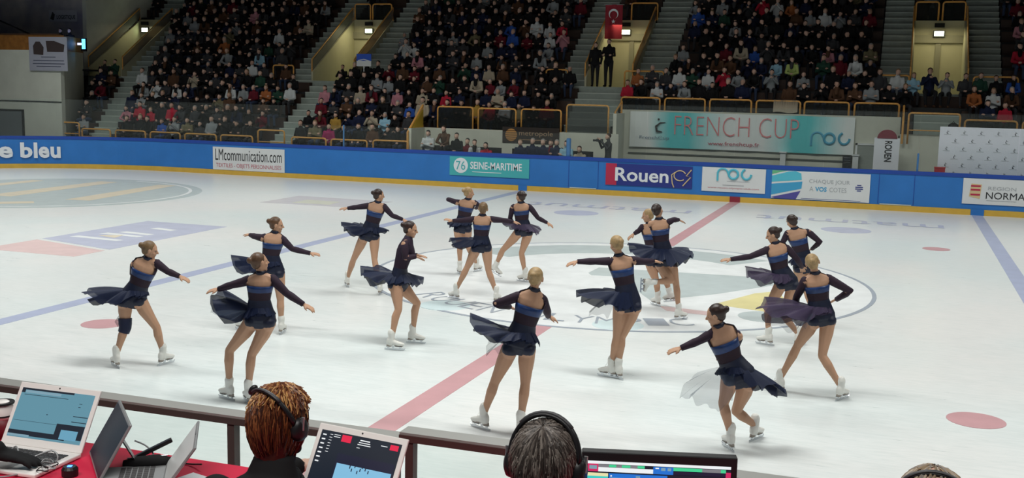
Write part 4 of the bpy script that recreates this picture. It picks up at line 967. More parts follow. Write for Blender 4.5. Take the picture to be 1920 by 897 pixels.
    B.mb.rings([ring(p, a+0.012, b_+0.012, r) for p, a, b_, r in st[:4]])
    for s_ in 'LR':
        hp = J['hip'+s_]; B.ell(hp-fwd*0.038+up*0.012, (0.082, 0.080, 0.078)); B.ell(hp+up*0.03, (0.088, 0.088, 0.06))
    link('briefs', B.mesh('briefs', [m_navyd], 0.012, 2), root)
    for s_, sg in (('L', -1), ('R', 1)):
        sh, el, wr = J['sh'+s_], J['el'+s_], J['wr'+s_]
        inn = W_.lerp(N, 0.84)+dS*sg*0.108+fwd*0.012
        b = MB(); b.tube([inn, sh.lerp(inn, 0.3)+up*0.004, sh.lerp(el, 0.18), sh.lerp(el, 0.55), el, el.lerp(wr, 0.3), el.lerp(wr, 0.7), wr], [0.040, 0.050, 0.052, 0.047, 0.040, 0.042, 0.034, 0.030], n=12)
        b.build('sleeve', m_sheer, root, smooth=True)
    # skirt panels thrown out by the turn
    c0 = W_.lerp(P, 0.45)
    def sk(keys, r0, lenk, ph, m, name, a0=0, a1=360, nr=7, zoff=0.0, amp=0.05):
        Lm = max(k[1] for k in keys); keys = sorted((k[0], max(0.065, k[1]*(k[1]/Lm)**0.75), k[2] if k[1] > 0.55*Lm or Lm < 0.2 else min(k[2], -62)) for k in keys) if name != 'light_skirt_panel' else sorted(keys); n = 96
        def at(a):
            a = a % 360
            for i in range(len(keys)):
                k0 = keys[i]; k1 = keys[(i+1) % len(keys)]; A0 = k0[0]; A1 = k1[0]+(360 if i == len(keys)-1 else 0)
                for sh_ in (0, 360):
                    if A0 <= a+sh_ <= A1:
                        t = (a+sh_-A0)/max(1e-6, A1-A0); t = t*t*(3-2*t)
                        return k0[1]+(k1[1]-k0[1])*t, k0[2]+(k1[2]-k0[2])*t
            return keys[0][1], keys[0][2]
        full = (a1-a0) >= 359
        rs = []
        for ir in range(nr+1):
            q = ir/nr; rr = []
            for j in range(n if full else n+1):
                a = a0+(a1-a0)*j/n; L, e = at(a); L *= lenk; e = math.radians(e)
                wa = math.radians(a)+AZ0
                dirh = Vector((math.cos(wa), math.sin(wa), 0)); 
                base = c0+dirh*(0.118 if abs(dirh.dot(rH)) > 0.7 else 0.105)+Vector((0, 0, zoff+0.02))
                rip = math.sin(math.radians(a)*13+ph)*0.6+math.sin(math.radians(a)*23+ph*2.3)*0.4+0.7*math.sin(math.radians(a)*5+ph*3)*q
                fall = -0.35*L*q*q*(1 if e > -0.6 else 0.2)*0.35
                p = base+dirh*L*q*math.cos(e)+Vector((0, 0, L*q*math.sin(e)+fall+rip*amp*q*min(1, L/0.3)))
                p += Vector((-dirh.y, dirh.x, 0))*rip*0.02*q
                L2 = 0
                rr.append(p)
            rs.append(rr)
        b = MB(); b.rings(rs, cap=False, closed=full)
        o = b.build(name, m, root, smooth=True)
        return o
    ms = m_skirtp if plum else m_skirt
    s1 = sk(skirt, 0.11, 1.0, hash_(key), ms, 'skirt')
    k2 = [(a, l*0.88, e-9) for a, l, e in skirt]
    u = sk(k2, 0.11, 1.0, hash_(key)+1.7, ms, 'underskirt', nr=5, zoff=-0.02, amp=0.035)
    u.parent = s1
    if light:
        sk(light[2], 0.11, 1.0, 0.6, m_skirt2, 'light_skirt_panel', light[0], light[1], nr=6, zoff=-0.03, amp=0.04)
    # skates
    for s_ in 'LR':
        an, to, kn = J['an'+s_], J['to'+s_], J['kn'+s_]
        shin = (kn-an).normalized()
        if not free[s_]:
            d = Vector((to.x-an.x, to.y-an.y, 0))
            base = Vector((fwd.x, fwd.y, 0)).normalized()
            if key == 'E': base = Vector((1, 0.2, 0)).normalized()
            d = (d*6+base*0.45); d.normalize(); z = Vector((0, 0, 1))
        else:
            z = shin; d = to-an; d = d-z*d.dot(z)
            if d.length < 0.06: d = d*0.5+Vector((0, 0, -0.08))+fwd*0.03; d = d-z*d.dot(z)
            d.normalize()
        y = z.cross(d).normalized()
        bo = link('skate', BOOT, root); bo.matrix_local = Matrix(((d.x, y.x, z.x, an.x), (d.y, y.y, z.y, an.y), (d.z, y.z, z.z, an.z), (0, 0, 0, 1)))
        link('blade', BLADE, bo); link('laces', LACES, bo)
    if extra == 'kneeband':
        kn, hp, an = J['knL'], J['hipL'], J['anL']
        b = MB(); b.tube([hp.lerp(kn, 0.62), hp.lerp(kn, 0.85), kn, kn.lerp(an, 0.18)], [0.080, 0.078, 0.072, 0.066], n=18, cap=False)
        o = b.build('hanging_skirt_panel', m_skirt, root, smooth=True)
        b = MB(); b.tube([hp.lerp(kn, 0.6)+Vector((-0.07, 0, 0.03)), hp.lerp(kn, 0.8)+Vector((-0.13, 0, 0)), kn+Vector((-0.10, 0, 0.0))], [0.02, 0.03, 0.01], n=8, flat=0.4); b.build('trim_tail', m_skirt2, o)
    return root
def hash_(k): return (ord(k)*1.37) % 6.28

G = [(0, .13, -55), (60, .12, -60), (120, .14, -50), (240, .16, -60), (300, .14, -60)]
skater('A', 'leftmost skater, navy dress, right arm stretched right, black panel on her left knee', [(0, .16, -8), (60, .12, -40), (130, .26, -5), (165, .50, 2), (190, .50, 0), (215, .34, -22), (270, .14, -62), (320, .13, -55)], extra='kneeband')
skater('B', 'near left skater seen from behind with knees bent and both arms out', [(0, .20, -28), (60, .12, -50), (130, .22, 10), (160, .42, 24), (178, .46, 26), (205, .24, -8), (270, .12, -58), (330, .18, -40)], light=(140, 215, [(140, .25, 5), (180, .42, 8), (215, .2, -20)]))
skater('C', 'skater behind the near left pair, facing right with arms spread', [(0, .12, -50), (60, .12, -60), (130, .25, 2), (165, .46, 10), (185, .44, 8), (215, .22, -25), (270, .13, -70), (320, .12, -65)])
skater('D', 'skater in the back left, arms wide, legs apart beside blue line', [(0, .26, -6), (25, .14, -30), (60, .12, -60), (140, .28, 12), (168, .40, 13), (195, .38, 8), (225, .2, -25), (270, .12, -62), (330, .18, -28)])
skater('E', 'dark-haired skater in right profile wearing a long-sleeved plum top', [(0, .30, -22), (25, .28, -25), (70, .15, -50), (130, .26, 8), (168, .44, 13), (190, .42, 10), (220, .26, -25), (270, .20, -58), (325, .26, -38)])
skater('F', 'blond skater at the very back left with both elbows raised', [(0, .12, -50), (90, .12, -60), (160, .2, -20), (200, .18, -28), (270, .12, -65), (320, .12, -60)])
skater('G', 'skater in a wide straddle, both arms straight out, at back center', [(0, .12, -45), (60, .12, -60), (140, .24, 0), (170, .42, 4), (190, .40, 2), (218, .2, -30), (270, .12, -62), (320, .12, -58)])
skater('H', 'back center skater with dark bun, right arm reaching down right', [(0, .26, -20), (30, .18, -30), (90, .12, -60), (150, .22, 15), (175, .30, 22), (200, .22, 5), (235, .16, -45), (270, .16, -48), (320, .24, -34)], plum=True)
skater('I', 'blond skater in the center front with bent left elbow, behind man with headphones', [(0, .22, -22), (30, .16, -35), (80, .12, -60), (140, .28, 10), (165, .42, 20), (185, .42, 18), (215, .24, -15), (270, .13, -58), (330, .20, -38)], light=(150, 225, [(150, .25, -15), (185, .28, -35), (225, .2, -55)]))
skater('J', 'blond skater standing tall on one line with left arm level, center right', [(0, .26, -76), (60, .24, -78), (140, .28, -6), (166, .48, 3), (188, .47, 1), (205, .30, -30), (230, .28, -72), (290, .30, -78), (330, .28, -78)], light=(150, 215, [(150, .25, -25), (180, .38, -35), (215, .3, -62)]))
skater('K', 'blond skater almost hidden behind skater with lifted leg', [(0, .12, -60), (90, .12, -60), (180, .14, -50), (270, .12, -65)])
skater('L', 'skater with wide flying skirt and one boot lifted back', [(0, .36, 4), (25, .34, 0), (60, .2, -30), (130, .26, 5), (165, .42, 10), (190, .42, 8), (225, .36, -16), (270, .34, -28), (315, .36, -22), (340, .38, -8)])
skater('M', 'skater crouching low to the left with dark bun, front right', [(0, .48, -28), (18, .54, -30), (40, .30, -38), (90, .12, -60), (140, .26, -20), (180, .2, -45), (230, .16, -60), (280, .14, -65), (330, .34, -42)], light=(150, 262, [(150, .26, -16), (185, .44, -28), (225, .44, -46), (262, .26, -62)]))
skater('N', 'dark-haired skater facing left with left arm stretched far left', [(0, .14, -50), (60, .12, -60), (140, .24, 8), (168, .40, 12), (190, .38, 4), (220, .26, -25), (270, .2, -58), (320, .16, -55)], plum=True)
skater('O', 'rearmost right skater with hands in front and bent right elbow', [(0, .12, -55), (90, .12, -60), (180, .14, -50), (270, .12, -65)])
skater('P', 'blond skater at right in straddle with right elbow bent out', [(0, .13, -50), (60, .12, -60), (135, .34, 6), (160, .55, 10), (185, .62, 4), (210, .48, -10), (240, .2, -48), (290, .12, -60)], plum=True, light=(150, 230, [(150, .4, -4), (190, .5, -14), (230, .3, -40)]))

# ------------------------------------------------------------------ spectators
CN = ['black', 'dark grey', 'navy', 'white', 'light grey', 'beige', 'red', 'dark red', 'blue', 'light blue', 'pink', 'magenta', 'lime green', 'orange', 'brown', 'mustard', 'dark green', 'khaki']
CV = [(.010,.010,.011), (.045,.046,.05), (.012,.017,.045), (.55,.57,.57), (.26,.28,.29), (.42,.36,.27), (.45,.02,.045), (.13,.012,.022), (.03,.09,.36), (.28,.48,.60), (.50,.22,.26), (.33,.02,.11), (.45,.55,.18), (.36,.12,.04), (.09,.045,.025), (.40,.24,.05), (.02,.06,.04), (.16,.14,.08)]
COAT = [mat('coat_'+n.replace(' ', '_'), c, 0.8, spec=0.15) for n, c in zip(CN, CV)]
SKINS = [mat('skin_'+n, c, 0.55) for n, c in (('fair', (.60,.38,.29)), ('warm', (.50,.30,.22)), ('deep', (.20,.115,.075)))]
TROU = [mat('trousers_'+n, c, 0.85) for n, c in (('black', (.012,.012,.015)), ('denim', (.035,.055,.11)), ('charcoal', (.035,.035,.04)))]
HR = [mat('crowd_hair_'+n, c, 0.6) for n, c in (('black', (.012,.010,.010)), ('brown', (.05,.028,.018)), ('grey', (.28,.27,.26)), ('fair', (.22,.14,.07)))]

def seated_fig(v, sc=1.0):
    """facing -Y, hips on a bench 0.42 above the floor, origin on the floor under the hips; slots skin, coat, trousers, hair, shoes"""
    F = Fig(); rnd = random.Random(v); lean = (0.0, 0.05, -0.02, 0.10, 0.0, 0.03, 0.14, 0.0)[v]
    W = 1.0+0.06*((v*5) % 3-1)
    hip = Vector((0, 0.0, 0.50)); ch = Vector((0, -lean*0.7, 0.78)); nk = Vector((0, -lean*1.2, 0.99)); hd = Vector((0.012*(v % 3-1), -lean*1.5-0.02, 1.13))
    X = (1, 0, 0)
    F.tube([hip, hip.lerp(ch, 0.5), ch, ch.lerp(nk, 0.55), nk-Vector((0, 0, 0.02))], [0.165*W, 0.16*W, 0.175*W, 0.17*W, 0.09], 1, wide=X, flat=0.66, n=14)
    F.tube([nk-Vector((0, 0, .03)), nk+Vector((0, 0, .05))], [0.075, 0.055], 1 if v % 2 else 0)
    face = Vector((0.15*((v*3) % 5-2), -1, -0.08)).normalized()
    ax, eyes, mouth = head_prims(F, hd, face, (0, 0, 1), 1.0)
    F.ell(hd+Vector((0, 0.026, 0.044)), (0.083, 0.090, 0.083), None, 3)
    if v in (1, 4, 6): F.tube([hd+Vector((0, 0.05, 0.0)), hd+Vector((0, 0.055, -0.14))], [0.085, 0.075], 3, wide=X, flat=0.6)
    if v == 3: F.tube([hd+Vector((0, -0.02, -0.15)), hd+Vector((0, -0.09, -0.30))], [0.085, 0.06], 4)
    for s in (-1, 1):
        sh = nk+Vector((s*0.165*W, 0.0, -0.085))
        F.ell(sh, 0.068, None, 1)
        kn = Vector((s*(0.10+0.03*(v % 3)), -0.38, 0.47)); ft = Vector((s*(0.11+0.02*(v % 2)), -0.34, 0.06))
        F.tube([Vector((s*0.09, 0.0, 0.50)), kn], [0.095, 0.065], 2)
        F.tube([kn, ft], [0.062, 0.045], 2)
        F.tube([ft+Vector((0, 0.03, -0.015)), ft+Vector((s*0.02, -0.13, -0.02))], [0.042, 0.036], 4)
        if v in (0, 3, 5): el = sh+Vector((s*0.06, -0.05, -0.25)); wr = Vector((s*0.05, -0.27, 0.62))
        elif v in (1, 7): el = sh+Vector((s*0.04, -0.08, -0.24)); wr = Vector((-s*0.10, -0.22-0.03*s, 0.76))
        elif v == 2: el = sh+Vector((s*0.07, -0.14, -0.18)); wr = Vector((s*0.04, -0.30, 0.93))
        elif v == 4: el = sh+Vector((s*0.07, -0.02, -0.26)); wr = Vector((s*0.14, -0.26, 0.58))
        else: el = sh+Vector((s*0.05, -0.22, -0.22)); wr = Vector((s*0.03, -0.36, 0.60))
        F.tube([sh, sh.lerp(el, 0.5), el], [0.062, 0.056, 0.052], 1)
        F.tube([el, wr], [0.052, 0.038], 1)
        d = (wr-el).normalized()
        F.tube([wr, wr+d*0.055, wr+d*0.10+Vector((0, 0, -0.012))], [0.030, 0.036, 0.022], 0)
    return F
SEATED = [seated_fig(v).mesh('spectator', [SKINS[0], COAT[0], TROU[0], HR[0], COAT[1]], 0.019, 1, dec=0.6) for v in range(8)]
# rows of seats: position in cm, coat letter (capital = one of the nearest, kept as individuals), pose
SEATS = [
    '-2625e7 -2413a5 -2353a0 -2301a6 -2247i1 -2196e2 -2135R7 -2075B5 -2023E0 -1966A2 -1905A1 -1854A0 -1632A0 -1571R1 -1515L5 -1454A5 -1393A4 -1337O0 -1280A2 -1228A3',
    '-2664a7 -2459k6 -2403g7 -2352g0 -2300a4 -2249g0 -2199b6 -2144b0 -2097a2 -2043B1 -1994A0 -1945C3 -1898A0 -1843H2 -1637A0 -1583H3 -1527P4 -1473C2 -1424C5 -1376F2 -1320J1 -1273A6 -1225B0',
    '-2694a4 -2491c4 -2443e1 -2394a2 -2343a7 -2287c2 -2235a5 -2184a4 -2133a1 -2082r2 -2032o4 -1977a1 -1876O1 -1827A1 -1621H5 -1565B1 -1510O1 -1456A6 -1404C1 -1356A6 -1300B1 -1250I0 -1196F4 -1142C3 -1089C6 -1040A1 -984P5 -928G6 -875D7 -820R4 -764A1 -717H5',
    '-2735a6 -2688h6 -2477e3 -2422d2 -2369b6 -2314d3 -2262c3 -2163a2 -2108a2 -2060d3 -2006e0 -1959h0 -1904n1 -1852Q1 -1798D0 -1642K4 -1594C3 -1539B7 -1488F4 -1434H3 -1379B3 -1330K4 -1279A6 -1230F5 -1182A7 -1130G5 -1078C7 -975C5 -924F1 -872C0 -823C0 -773A4 -717A6 729C1 782G0',
    '-2754c7 -2698o7 -2543d5 -2489b5 -2441a6 -2388o4 -2335a4 -2285f2 -2235a1 -2180b4 -2130a7 -2080c3 -2024a6 -1973q0 -1919a1 -1820a0 -1608A1 -1560A0 -1504A3 -1448E7 -1399E5 -1349A5 -1294A2 -1240O0 -1191Q2 -1135A5 -1081A1 -1029F3 -980H0 -931E6 -884H6 -836A3 -780A1 -725A5 -455G0 -401A6 -350D1 -301A1 -250E6 -201A4 -152A0 -99A0 -49C5 112O4 161A1 215A2 267O3 321O1 375E7 429A1 484A2 693N6 749D1 801O3 854A6',
    '-2792b2 -2737q2 -2522a5 -2469a3 -2417b2 -2361a0 -2313a4 -2262b7 -2209a1 -2160c0 -2106b1 -2053d5 -1997b0 -1891o4 -1638a2 -1583A5 -1529A0 -1478A7 -1431H2 -1375O4 -1320H1 -1267A6 -1214O5 -1110Q2 -1061C5 -1010F0 -955O0 -903C0 -802A2 -747A0 -693A4 -436N5 -381B7 -333B5 -282D5 -234Q7 -179D5 -123G2 -71E6 -16A6 38E2 146E7 245A4 300C5 351A7 399B4 455D5 508J1 556C2 609E2 664B5 712Q5 764A0 815I3',
    '-2563b4 -2507b6 -2457a0 -2359a0 -2306b1 -2254a2 -2204e6 -2154a0 -2104a5 -2053j3 -1951b5 -1436A1 -1383A7 -1336K3 -1282A3 -1234A6 -1185B1 -1135A3 -1086E5 -1033A4 -978O3 -928B1 -877A7 -826E3 -777B1 -310A3 -263A3 -209A1 -157O3 -109O6 -54C2 -3C6 50J6 105M3 208Q7 262H4 313D6 364A0',
    '-2553a5 -2502b7 -2454a1 -2404o1 -2355a7 -2307a6 -2259n6 -2211a2 -2159a5 -2109b7 -2055q0 -2003b4 -1951b2 -1424d2 -1374d6 -1324A5 -1274A4 -1222B0 -1172B7 -1122A4 -1068E0 -1014C0 -966C1 -811E6 -301E0 -198A5 -144H5 -88F3 -38I5 9B2 63B3 114A6 165A6 216K3 266C6 313A0 361R1 835G3',
    '-2592e0 -2542b1 -2495b1 -2442b3 -2393b0 -2342o6 -2292r2 -2241a7 -2193a6 -2146a7 -2092a4 -2038d5 -1990a4 -1940a1 -1457e7 -1403c7 -1348a6 -1295b1 -1242e7 -1189a7 -1142R6 -1087A1 -1040H7 -986I5 -932H7 -879A7 -832D5 -781K2 -226A0 -174A2 -120A2 -70C2 -22B4 26A7 76A5 130A3 179A0 231B5 278A0 331A6 852B6',
    '-2612a1 -2560a0 -2510e5 -2456o3 -2402a7 -2346c1 -2296e2 -2243a2 -2194o4 -2143a3 -2093a5 -2042a4 -1990o5 -1935f1 -1426a3 -1376b7 -1327a7 -1271a3 -1217a4 -1170c3 -1116a0 -1065c3 -1016i6 -964O2 -913D7 -858D4 -804G6 -280C4 -230A1 -177A6 -129E6 -80A5 -32B3 21A4 70C6 123A7 172A1 225A4 278A0 333A5 844K3',
    '-2653a1 -2598e5 -2547a4 -2500a4 -2451a5 -2400o5 -2352b7 -2298a4 -2244k7 -2191b3 -2144a6 -2092a6 -1989a2 -1934a6 -1453o7 -1406a4 -1357a3 -1309b3 -1258c0 -1211a5 -1163c1 -1113a4 -1065a3 -1011a7 -960a0 -912a2 -860a2 -810b1 -283I7 -231C1 -181Q0 -128A1 -74C2 -25A6 28A6 83O0 134E0 186D4 237E2 292B5 345H4 847A4',
    '-2662a4 -2610h2 -2559a6 -2507o1 -2454a6 -2400h4 -2348b7 -2295a5 -2242a5 -2187a6 -2131b0 -2078c3 -2031o4 -1979a6 -1925e3 -1450b6 -1397c3 -1348a4 -1300o3 -1246a1 -1198b3 -1142a2 -1090b5 -1041o7 -991a0 -940a7 -885e6 -829b2 -773h4 -305E6 -253A1 -201E4 -153A3 -102B2 -47G2 5D2 58N6 109C0 163A2 217A3 273A4 323C7 838H4',
    '-2859a1 -2655a5 -2605q4 -2556c6 -2502b0 -2448a6 -2392a4 -2342a1 -2292a0 -2241a4 -2194a5 -2141o7 -2090a6 -2040a3 -1991b0 -1940a4 -1733a2 -1679b6 -1419a1 -1369q3 -1318b4 -1265a6 -1211e7 -1155b7 -1104a5 -1056c4 -1002a1 -948a3 -892b6 -843b6 -791e7 -577o3 -529a1 -279b4 -226a7 -176c7 -127A3 -74B7 31A7 81A7 130A0 183A1 239B2 289R6 343C6 556E4 611A1 810B0 862B6',
    '',
]
BLOCKS = [(-99, -25.0, 'far left corner stand'), (-25.0, -17.2, 'left stand'), (-17.2, -5.7, 'middle stand'), (-5.7, 5.8, 'stand above the FRENCH CUP banner'), (5.8, 99, 'right end stand')]
BLK_SHORT = ['far left corner stand', 'left stand', 'middle stand', 'stand above banner', 'right end stand']
FIRSTROW = [0, 0, 2, 4, 4]
letters = 'abcdefghijklmnopqrstuvwxyz'
rnd = random.Random(11)
stuff_v, stuff_f, stuff_m, voff = [], [], [], 0
allm = SKINS+COAT+TROU+HR
idx_of = {m.name: i for i, m in enumerate(allm)}
arr = []
for me in SEATED:
    n = len(me.vertices); co = np.zeros(n*3); me.vertices.foreach_get('co', co)
    arr.append((co.reshape(-1, 3), [tuple(p.vertices) for p in me.polygons], np.array([p.material_index for p in me.polygons])))
for k, row in enumerate(SEATS):
    cnt = {}
    for tok in row.split():
        L = next(ch for ch in tok if ch.isalpha()); xs, ps = tok.split(L)
        x = int(xs)/100.0; pose = int(ps); ci = letters.index(L.lower())
        bi = 0 if x < -25.0-0.2*k+0.0 else next(i for i, (a, b_, _) in enumerate(BLOCKS) if a <= max(x, -24.99) < b_)
        cnt[bi] = cnt.get(bi, 0)+1
        sc = rnd.uniform(0.88, 1.08); rz = rnd.uniform(-0.16, 0.16)+(-0.12 if x < -12 else 0)*-1
        ms = [rnd.choice(SKINS[:2]+[SKINS[0]]), COAT[ci], rnd.choice(TROU), rnd.choices(HR, [5, 5, 3, 2])[0], COAT[rnd.choice((0, 1, 14, 0))]]
        y, z = rowY(k)+0.53, rowZ(k); x += rnd.uniform(-0.03, 0.03)
        if L.isupper():
            o = bpy.data.objects.new('spectator', SEATED[pose]); COL.objects.link(o)
            o.location = (x, y, z); o.rotation_euler = (0, 0, rz); o.scale = (sc, sc, sc)
            for i, m in enumerate(ms):
                o.material_slots[i].link = 'OBJECT'; o.material_slots[i].material = m
            r_ = k-FIRSTROW[bi]
            tag(o, 'spectator in %s top, %s row of %s, %s from its left' % (CN[ci], nth(max(0, r_)), BLK_SHORT[bi], nth(cnt[bi]-1)), 'person', 'seated spectators in the stands')
        else:
            co, fs, mi = arr[pose]
            c, s = math.cos(rz), math.sin(rz)
            q = np.stack([co[:, 0]*c-co[:, 1]*s, co[:, 0]*s+co[:, 1]*c, co[:, 2]], 1)*sc+np.array([x, y, z])
            stuff_v.append(q); mm = [idx_of[m.name] for m in ms]
            stuff_f += [tuple(i+voff for i in f) for f in fs]; stuff_m += [mm[i] for i in mi]
            voff += len(q)
me = bpy.data.meshes.new('crowd'); me.from_pydata(np.concatenate(stuff_v).tolist(), [], stuff_f)
for m in allm: me.materials.append(m)
me.polygons.foreach_set('material_index', stuff_m); me.polygons.foreach_set('use_smooth', [True]*len(me.polygons)); me.update()
o = link('crowd', me); tag(o, 'dense dark crowd filling the farther rows of the stands', 'crowd', kind='stuff')

# people standing or sitting behind the far board and on the steps
def standing_fig(arms='down', skirt=False, hood=False, seed=0):
    F = Fig(); X = (1, 0, 0)
    F.tube([(0, 0, 0.92), (0, 0, 1.08), (0, 0, 1.28), (0, 0, 1.40), (0, 0, 1.47)], [0.165, 0.155, 0.18, 0.17, 0.08], 1, wide=X, flat=0.62, n=14)
    if skirt: F.tube([(0, 0, 0.95), (0, 0, 0.62)], [0.17, 0.20], 1, wide=X, flat=0.7, n=14)
    F.tube([(0, 0, 1.45), (0, 0, 1.53)], [0.06, 0.05], 0)
    hd = Vector((0, -0.02, 1.62)); head_prims(F, hd, (0.1, -1, 0), (0, 0, 1), 1.0)
    F.ell(hd+Vector((0, 0.022, 0.032)), (0.083, 0.090, 0.085), None, 3)
    if hood: F.ell(hd+Vector((0, 0.03, 0.0)), (0.105, 0.10, 0.125), None, 1); F.tube([hd+Vector((0, .05, -.05)), (0, 0.05, 1.35)], [0.10, 0.13], 1)
    for s in (-1, 1):
        sh = Vector((s*0.175, 0, 1.38)); F.ell(sh, 0.068, None, 1)
        F.tube([(s*0.09, 0, 0.92), (s*0.10, -0.01, 0.50), (s*0.10, 0.0, 0.09)], [0.10, 0.065, 0.048], 2)
        F.tube([(s*0.10, 0.02, 0.04), (s*0.11, -0.14, 0.035)], [0.042, 0.036], 4)
        if arms == 'down': el, wr = sh+Vector((s*0.07, 0.02, -0.28)), sh+Vector((s*0.05, -0.09, -0.50))
        elif arms == 'film': el, wr = sh+Vector((s*0.12, -0.12, -0.14)), sh+Vector((-0.12 if s > 0 else 0.02, -0.28, 0.12))
        else: el, wr = sh+Vector((s*0.08, -0.06, -0.25)), Vector((-s*0.08, -0.20, 1.14))
        F.tube([sh, el, wr], [0.062, 0.052, 0.038], 1)
        d = (wr-el).normalized(); F.tube([wr, wr+d*0.055, wr+d*0.10], [0.030, 0.036, 0.022], 0)
    return F
def person(F, name, label, loc, rz, coat, hair=0, trou=0, skin=0, sc=1.0, group=None, shoes=0, vox=0.017):
    me = F.mesh(name, [SKINS[skin], COAT[coat], TROU[trou], HR[hair], COAT[shoes]], vox, 2)
    o = link(name, me, None, loc, (0, 0, rz)); o.scale = (sc,)*3; tag(o, label, 'person', group); return o
person(standing_fig('down'), 'person', 'person in dark coat standing left of the pair under the flag', (-6.1, 20.62, 3.51), 0.1, 0, 0, 0, sc=0.94)
person(standing_fig('fold'), 'person', 'taller person in black standing at the passage under the flag', (-5.62, 20.72, 3.51), -0.1, 0, 0, 0, sc=1.02)
o = person(standing_fig('film'), 'camera_operator', 'camera operator in grey standing behind glass filming to the left', (-4.45, 16.5, 0.15), -1.0, 1, 1, 2, sc=1.05)
root = empty('video_camera', (-4.72, 16.35, 1.72), 0.3); tag(root, 'small dark video camera held by the camera operator', 'camera')
b = MB(); b.box(-0.12, 0.12, -0.04, 0.04, -0.04, 0.05); b.build('body', m_black, root)
b = MB(); b.tube([(-0.12, 0, 0), (-0.22, 0, 0)], [0.03, 0.038], n=12); b.build('lens', m_black, root)
person(standing_fig('down'), 'person', 'left one of two dark figures standing on the left balcony', (-28.75, 18.5, 3.78), 0, 0, 0, 0, sc=0.97)
person(standing_fig('down'), 'person', 'right one of two dark figures standing on the left balcony', (-28.28, 18.5, 3.78), 0, 0, 0, 0, sc=0.97)
# bench behind the board and its sitters: seat raised so that shoulders show above the cap
for x0, x1, s in ((-11.3, -8.3, 'long dark bench behind the far board under the yellow guard'), (-7.9, -5.0, 'long dark bench behind the far board under the dark wall sign')):
    root = empty('bench', ((x0+x1)/2, 16.35, 0)); tag(root, s, 'bench')
    h = (x1-x0)/2
    b = MB(); b.box(-h, h, -0.2, 0.25, 0.76, 0.82); b.build('seat', m_bench, root)
    b = MB(); b.box(-h, h, 0.25, 0.29, 0.80, 1.32); b.build('backrest', m_black, root)
    for x in (-h+0.15, h-0.15):
        b = MB(); b.box(x-0.03, x+0.03, -0.15, 0.2, 0, 0.76); b.build('leg', m_black, root)
    b = MB(); b.box(-h, h, -0.55, -0.25, 0.28, 0.38); b.build('foot_board', m_bench, root)
BP = [(-10.95, 1.86, 3, 0, 'person in black and white jacket at the left end of bench group', 1), (-10.30, 2.04, 14, 1, 'person in brown pointed hood behind the far board', 6), (-9.88, 1.80, 0, 0, 'person in black between the brown hood and the kneeling group', 0),
      (-9.50, 1.62, 7, 0, 'small person in maroon beside black-clad sitter behind the board', 5), (-9.20, 1.60, 3, 1, 'person with white scarf bending left behind the far board', 3), (-8.72, 1.52, 6, 0, 'person in red hood, rightmost of the left bench group', 6),
      (-7.52, 1.66, 2, 3, 'leftmost of the navy team-jacket sitters under the dark wall sign', 0), (-7.08, 1.72, 2, 2, 'second navy team-jacket sitter under the dark wall sign', 5), (-6.70, 1.70, 2, 2, 'third navy team-jacket sitter under the dark wall sign', 0),
      (-6.45, 1.68, 7, 1, 'person in maroon squeezed between two navy jackets under the sign', 4), (-6.22, 1.70, 2, 2, 'rightmost navy team-jacket sitter under the dark wall sign', 7), (-5.86, 1.68, 9, 0, 'person in pale blue top beside the blue padded post', 1),
      (-5.36, 1.52, 5, 1, 'small person in beige coat sitting alone left of camera operator', 6)]
for x, zt, c, h, s, pose in BP:
    o = bpy.data.objects.new('person', SEATED[pose]); COL.objects.link(o)
    dy = 0.0 if c != 7 else 0.06
    o.location = (x, 16.38+dy, zt-1.245); o.rotation_euler = (0, 0, 0.35 if pose == 3 else 0.05)
    for i, m in enumerate([SKINS[0], COAT[c], TROU[0], HR[h], COAT[0]]):
        o.material_slots[i].link = 'OBJECT'; o.material_slots[i].material = m
    tag(o, s, 'person')
b = MB(); b.box(-11.4, -4.9, 15.45, 16.1, 0.0, 0.28); b.box(-5.0, -3.9, 16.1, 17.3, 0.0, 0.15); o = b.build('floor_bench_step', m_tier); tag(o, kind='structure')
# folded pale blanket over the railing under the crowd
b = MB(); n = 10
for i in range(n):
    u0, u1 = i/n, (i+1)/n; f = lambda u: 0.03*math.sin(u*14)
    b.add([(-0.4+0.8*u0, -0.06+f(u0), 0.02*math.sin(u0*7)), (-0.4+0.8*u1, -0.06+f(u1), 0.02*math.sin(u1*7)), (-0.4+0.8*u1, 0.02, 0.42), (-0.4+0.8*u0, 0.02, 0.42), (-0.35+0.8*u1, 0.1+f(u1), 0.1), (-0.35+0.8*u0, 0.1+f(u0), 0.1)], [(0, 1, 2, 3), (3, 2, 4, 5)])
o = b.build('blanket', COAT[5], None, smooth=True, loc=(1.05, 18.82, 2.78)); tag(o, 'pale beige blanket draped over the railing above the FRENCH CUP banner', 'blanket')
root = empty('backpack', (6.35, 18.75, rowZ(3))); tag(root, 'black backpack standing on the steps left of the right end stand', 'backpack')
b = MB(); b.tube([(0, 0, 0.03), (0, 0.0, 0.2), (0, 0.02, 0.40), (0, 0.03, 0.46)], [0.17, 0.18, 0.15, 0.08], wide=(1, 0, 0), flat=0.6, n=12); b.build('body', COAT[0], root, smooth=True)
b = MB(); b.tube([(-0.04, 0.0, 0.45), (0, 0, 0.52), (0.04, 0, 0.45)], 0.012, n=6); b.build('handle', COAT[0], root)
b = MB(); b.box(-0.1, 0.1, -0.14, -0.09, 0.06, 0.24); b.build('pocket', COAT[1], root)

